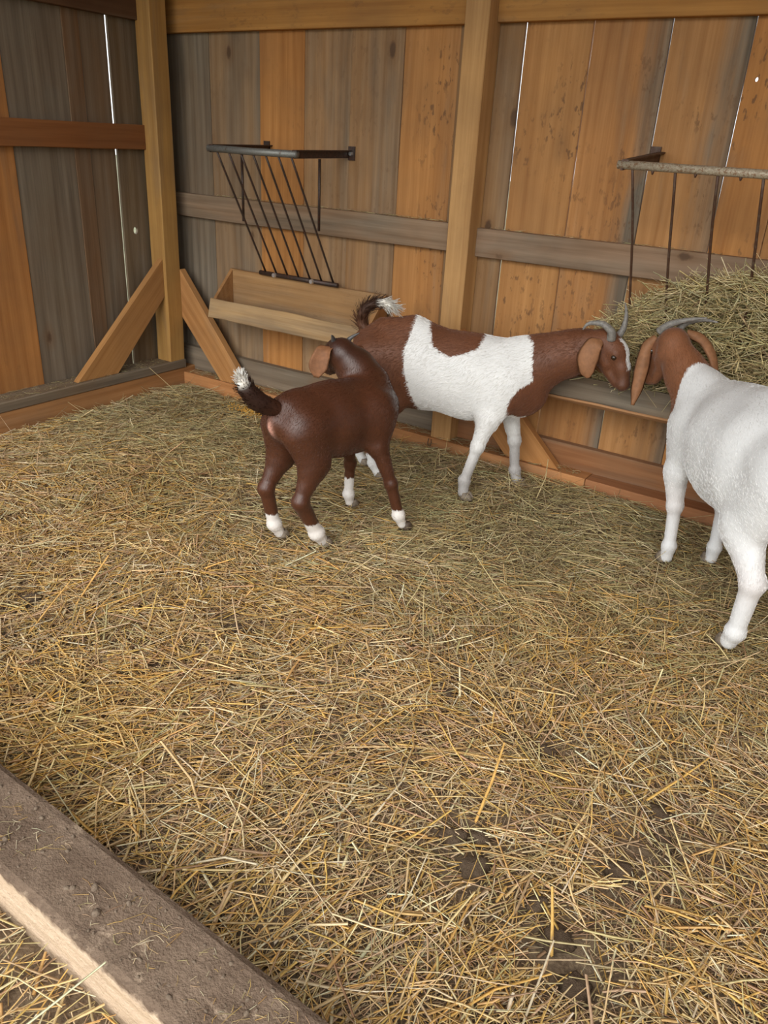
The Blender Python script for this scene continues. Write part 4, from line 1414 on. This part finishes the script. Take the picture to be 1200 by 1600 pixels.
necp = [(0.73, 1.3), (0.735, 0.83), (0.785, 0.796), (0.798, 0.714), (0.810, 0.632), (0.755, 0.598), (0.722, 0.546), (0.711, 0.488), (0.721, 0.452), (0.755, 0.436), (0.79, 0.445), (0.86, 0.43), (2.0, 0.3), (2.0, 1.3)]
R = np.maximum(np.maximum(sd_poly(s, z, hindp), sd_poly(s, z, sad)), sd_poly(s, z, necp))
R = np.where((s < 0.25) & (z < 0.24), np.minimum(R, z - 0.14), R)                      # white feet behind
# white blaze down the forehead
pf = Q - SH.p
fF, fU, fR = pf @ SH.F, pf @ SH.U, pf @ SH.R
blaze = np.minimum(0.020 - np.abs(fR), np.minimum(fU + 0.045, np.minimum(fF - 0.03, 0.17 - fF)))
R = np.where(fF > 0.0, np.minimum(R, -blaze), R)
G = 0.25 * np.exp(-((s - 0.05) / 0.14) ** 2 - ((z - 0.55) / 0.14) ** 2) + 0.5 * (fF > 0.12) * np.clip((fF - 0.12) * 10, 0, 1)
pk = 0.5 * np.exp(-((s + 0.115) / 0.03) ** 2 - (l / 0.03) ** 2 - ((z - 0.67) / 0.03) ** 2)
coat_attr(me, R, G, pk)
SCOAT = make_coat('spotted_coat', (0.78, 0.77, 0.75), (0.155, 0.056, 0.024), (0.055, 0.022, 0.012), 0.55, 0.35, 0.12)
doe = obj('goat', me, SCOAT)
place(doe, (1.888, -0.476), (2.516, -0.304))
tag(doe, 'white goat with brown rump, saddle and head, standing between the brown kid and back wall', 'goat', 'goats in the shed')
eyes(doe, SH)
a = SH.at
horn(doe, [a(0.012, 0.000, -0.036), a(-0.014, 0.022, -0.052), a(-0.062, 0.010, -0.068), a(-0.092, -0.034, -0.080), a(-0.084, -0.068, -0.084)], 0.022, HORNM, 'grey curved horn')
horn(doe, [a(0.012, 0.005, 0.034), a(-0.008, 0.045, 0.046), a(-0.052, 0.080, 0.060), a(-0.10, 0.098, 0.072)], 0.018, HORNM, 'grey curved horn')
for sg in (1, -1):
    e0 = a(0.0, -0.030, 0.055 * sg)
    out = SH.R * sg
    dn = np.array((0, 0, -1.0)); bk = np.array((-1.0, 0, 0))
    ear(doe, [e0, e0 + out * 0.030 + bk * 0.02 + dn * 0.012, e0 + out * 0.045 + bk * 0.035 + dn * 0.075, e0 + out * 0.048 + bk * 0.030 + dn * 0.135, e0 + out * 0.040 + bk * 0.022 + dn * 0.165],
        [0.020, 0.040, 0.050, 0.036, 0.012], [-bk * 0.8 + dn * 0.5, -bk + dn * 0.2, -bk, -bk, -bk], EARB, 0.22, 0.006)
for toe, hd in (((0.088, 0.068, 0.008), 0.1), ((-0.046, -0.068, 0.012), 0.0), ((0.560, 0.142, 0.012), 0.1), ((0.785, -0.141, 0.012), 0.0)):
    hoof(doe, toe, hd, 0.038, HOOFM)
tail(doe, [(-0.045, 0.0, 0.735, 0.030), (-0.070, 0.0, 0.785, 0.026), (-0.060, 0.005, 0.845, 0.026), (-0.005, 0.01, 0.885, 0.023), (0.055, 0.02, 0.892, 0.018), (0.105, 0.03, 0.880, 0.005)], HAIR, 520, 0.055, 6, tip_at=0.68, dark=(0.06, 0.028, 0.017), root=(0.12, 0.05, 0.025))

fur(doe, 42000, 0.019, 0.0007, ((0.80, 0.785, 0.76), (0.155, 0.056, 0.024), (0.055, 0.022, 0.012), (0.62, 0.33, 0.25)), 22, 0.2, lambda p: np.where(p[:, 0] > 1.0, 0.45, 1.0))

# ---- the white goat
S = Sculpt((-0.30, -0.34, -0.01), (1.30, 0.34, 1.08), 0.0065)
S.cone((0.02, 0, 0.665), (0.22, 0, 0.625), 0.170, 0.225, 0.07, 0.85)
S.cone((0.22, 0, 0.615), (0.42, 0, 0.600), 0.235, 0.228, 0.07, 0.86)
S.cone((0.42, 0, 0.605), (0.66, 0, 0.610), 0.220, 0.185, 0.07, 0.80)
S.cone((0.66, 0, 0.600), (0.82, 0, 0.565), 0.165, 0.110, 0.06, 0.88)
S.cone((0.04, 0, 0.80), (0.30, 0, 0.80), 0.055, 0.055, 0.07)
S.cone((0.30, 0, 0.80), (0.60, 0, 0.768), 0.055, 0.042, 0.07)
S.cone((-0.06, 0, 0.70), (-0.09, 0, 0.58), 0.085, 0.080, 0.05, 0.9)
leg_hind(S, (0.0, -0.10, 0.64), (0.085, -0.125, 0.45), (-0.055, -0.12, 0.300), (-0.035, -0.12, 0.090), (-0.012, -0.12, 0.035), 1.36, 1.05)
leg_hind(S, (0.02, 0.10, 0.64), (0.12, 0.125, 0.45), (-0.02, 0.12, 0.290), (0.02, 0.12, 0.085), (0.045, 0.12, 0.035), 1.15)
leg_front(S, (0.68, -0.11, 0.60), (0.655, -0.125, 0.42), (0.632, -0.108, 0.275), (0.618, -0.10, 0.090), (0.622, -0.10, 0.035), 1.18)
leg_front(S, (0.68, 0.11, 0.60), (0.650, 0.120, 0.42), (0.635, 0.105, 0.275), (0.612, 0.10, 0.090), (0.618, 0.10, 0.035), 1.18)
WH = Head((1.00, -0.105, 0.915), (0.62, -0.10, -0.80), (0.8, 0.0, 0.6), 1.08)
S.chain([(0.68, 0, 0.640, 0.155), (0.77, -0.03, 0.70, 0.116), (0.88, -0.068, 0.775, 0.086), (*WH.at(0.01, -0.055, 0), 0.068)], 0.045, 0.9)
WH.sculpt(S)
me, Q = S.mesh('goat')
s, l, z = Q[:, 0], Q[:, 1], Q[:, 2]
R = (s - 0.785) * 0.94 - (z - 0.80) * 0.34 - np.clip(0.66 - z, 0, 1) * 0.9
R = np.where(z < 0.62, -0.1, R)
pk = 0.10 * np.exp(-((z - 0.30) / 0.08) ** 2)
coat_attr(me, R, 0.15 * (R > 0.1), pk)
WCOAT = make_coat('white_coat', (0.74, 0.735, 0.725), (0.235, 0.092, 0.04), (0.11, 0.045, 0.022), 0.6, 0.3, 0.15)
wg = obj('goat', me, WCOAT)
place(wg, (3.92, -0.92), (3.548, -0.434))
tag(wg, 'large white-bodied goat with brown head, eating hay with its rump out of frame', 'goat', 'goats in the shed')
eyes(wg, WH)
ear(wg, [(1.035, -0.165, 0.895), (1.030, -0.195, 0.850), (1.015, -0.205, 0.760), (1.000, -0.215, 0.680), (0.992, -0.225, 0.595)],
    [0.018, 0.026, 0.032, 0.027, 0.008], [(-.5, .6, .3), (-.4, .8, 0), (-.3, .9, .1), (-.3, .9, .2), (-.3, .9, .3)], EARB, 0.55, 0.007)
ear(wg, [(0.985, -0.050, 0.920), (0.950, 0.005, 0.915), (0.905, 0.045, 0.865), (0.875, 0.062, 0.800), (0.865, 0.066, 0.750)],
    [0.018, 0.028, 0.034, 0.030, 0.012], [(-.3, .3, .6), (.6, .6, .5), (.7, .7, .2), (.7, .7, .1), (.7, .7, .1)], EARB, 0.45, 0.007)
horn(wg, [(1.035, -0.150, 0.915), (1.00, -0.125, 0.955), (0.955, -0.070, 0.985), (0.905, -0.015, 1.005)], 0.020, HORNM, 'grey horn swept back')
horn(wg, [(1.020, -0.075, 0.925), (1.00, -0.055, 0.965), (0.965, 0.0, 0.985), (0.925, 0.045, 0.985)], 0.018, HORNM, 'grey horn swept back')
for toe, hd in (((0.004, -0.12, 0.012), -0.05), ((0.060, 0.12, 0.012), 0.0), ((0.636, -0.10, 0.012), -0.1), ((0.632, 0.10, 0.012), 0.1)):
    hoof(wg, toe, hd, 0.042, HOOFM)
tail(wg, [(-0.085, 0.0, 0.775, 0.034), (-0.13, 0.0, 0.815, 0.030), (-0.155, 0.0, 0.875, 0.028), (-0.15, 0.0, 0.93, 0.010)], HAIR, 300, 0.05, 9, tip_at=0.0, tipcol=(0.8, 0.77, 0.72))

fur(wg, 42000, 0.015, 0.0007, ((0.77, 0.76, 0.745), (0.235, 0.092, 0.04), (0.11, 0.045, 0.022), (0.62, 0.33, 0.25)), 23, 0.16, lambda p: np.where(p[:, 0] > 0.9, 0.6, 1.0))

# ------------------------------------------------------------------ small things
hk = []
for i in range(15):
    t = i / 14 * math.pi * 1.25
    hk.append((1.983 + 0.011 * math.cos(t + 0.6), -0.0125, 0.055 - 0.018 * math.sin(t + 0.3)))
hk = [(1.974, -0.007, 0.082)] + [(1.974 + 0.0, -0.010, 0.075), (1.972, -0.011, 0.060), (1.975, -0.012, 0.046), (1.983, -0.012, 0.040), (1.991, -0.012, 0.047), (1.993, -0.011, 0.060), (1.992, -0.010, 0.075), (1.990, -0.007, 0.082)]
hook = obj('wire_loop', tube_mesh(hk, 0.0025, 8), DARKSTEEL)
tag(hook, 'small dark wire loop hanging on the sill below the spotted goat', 'hook')
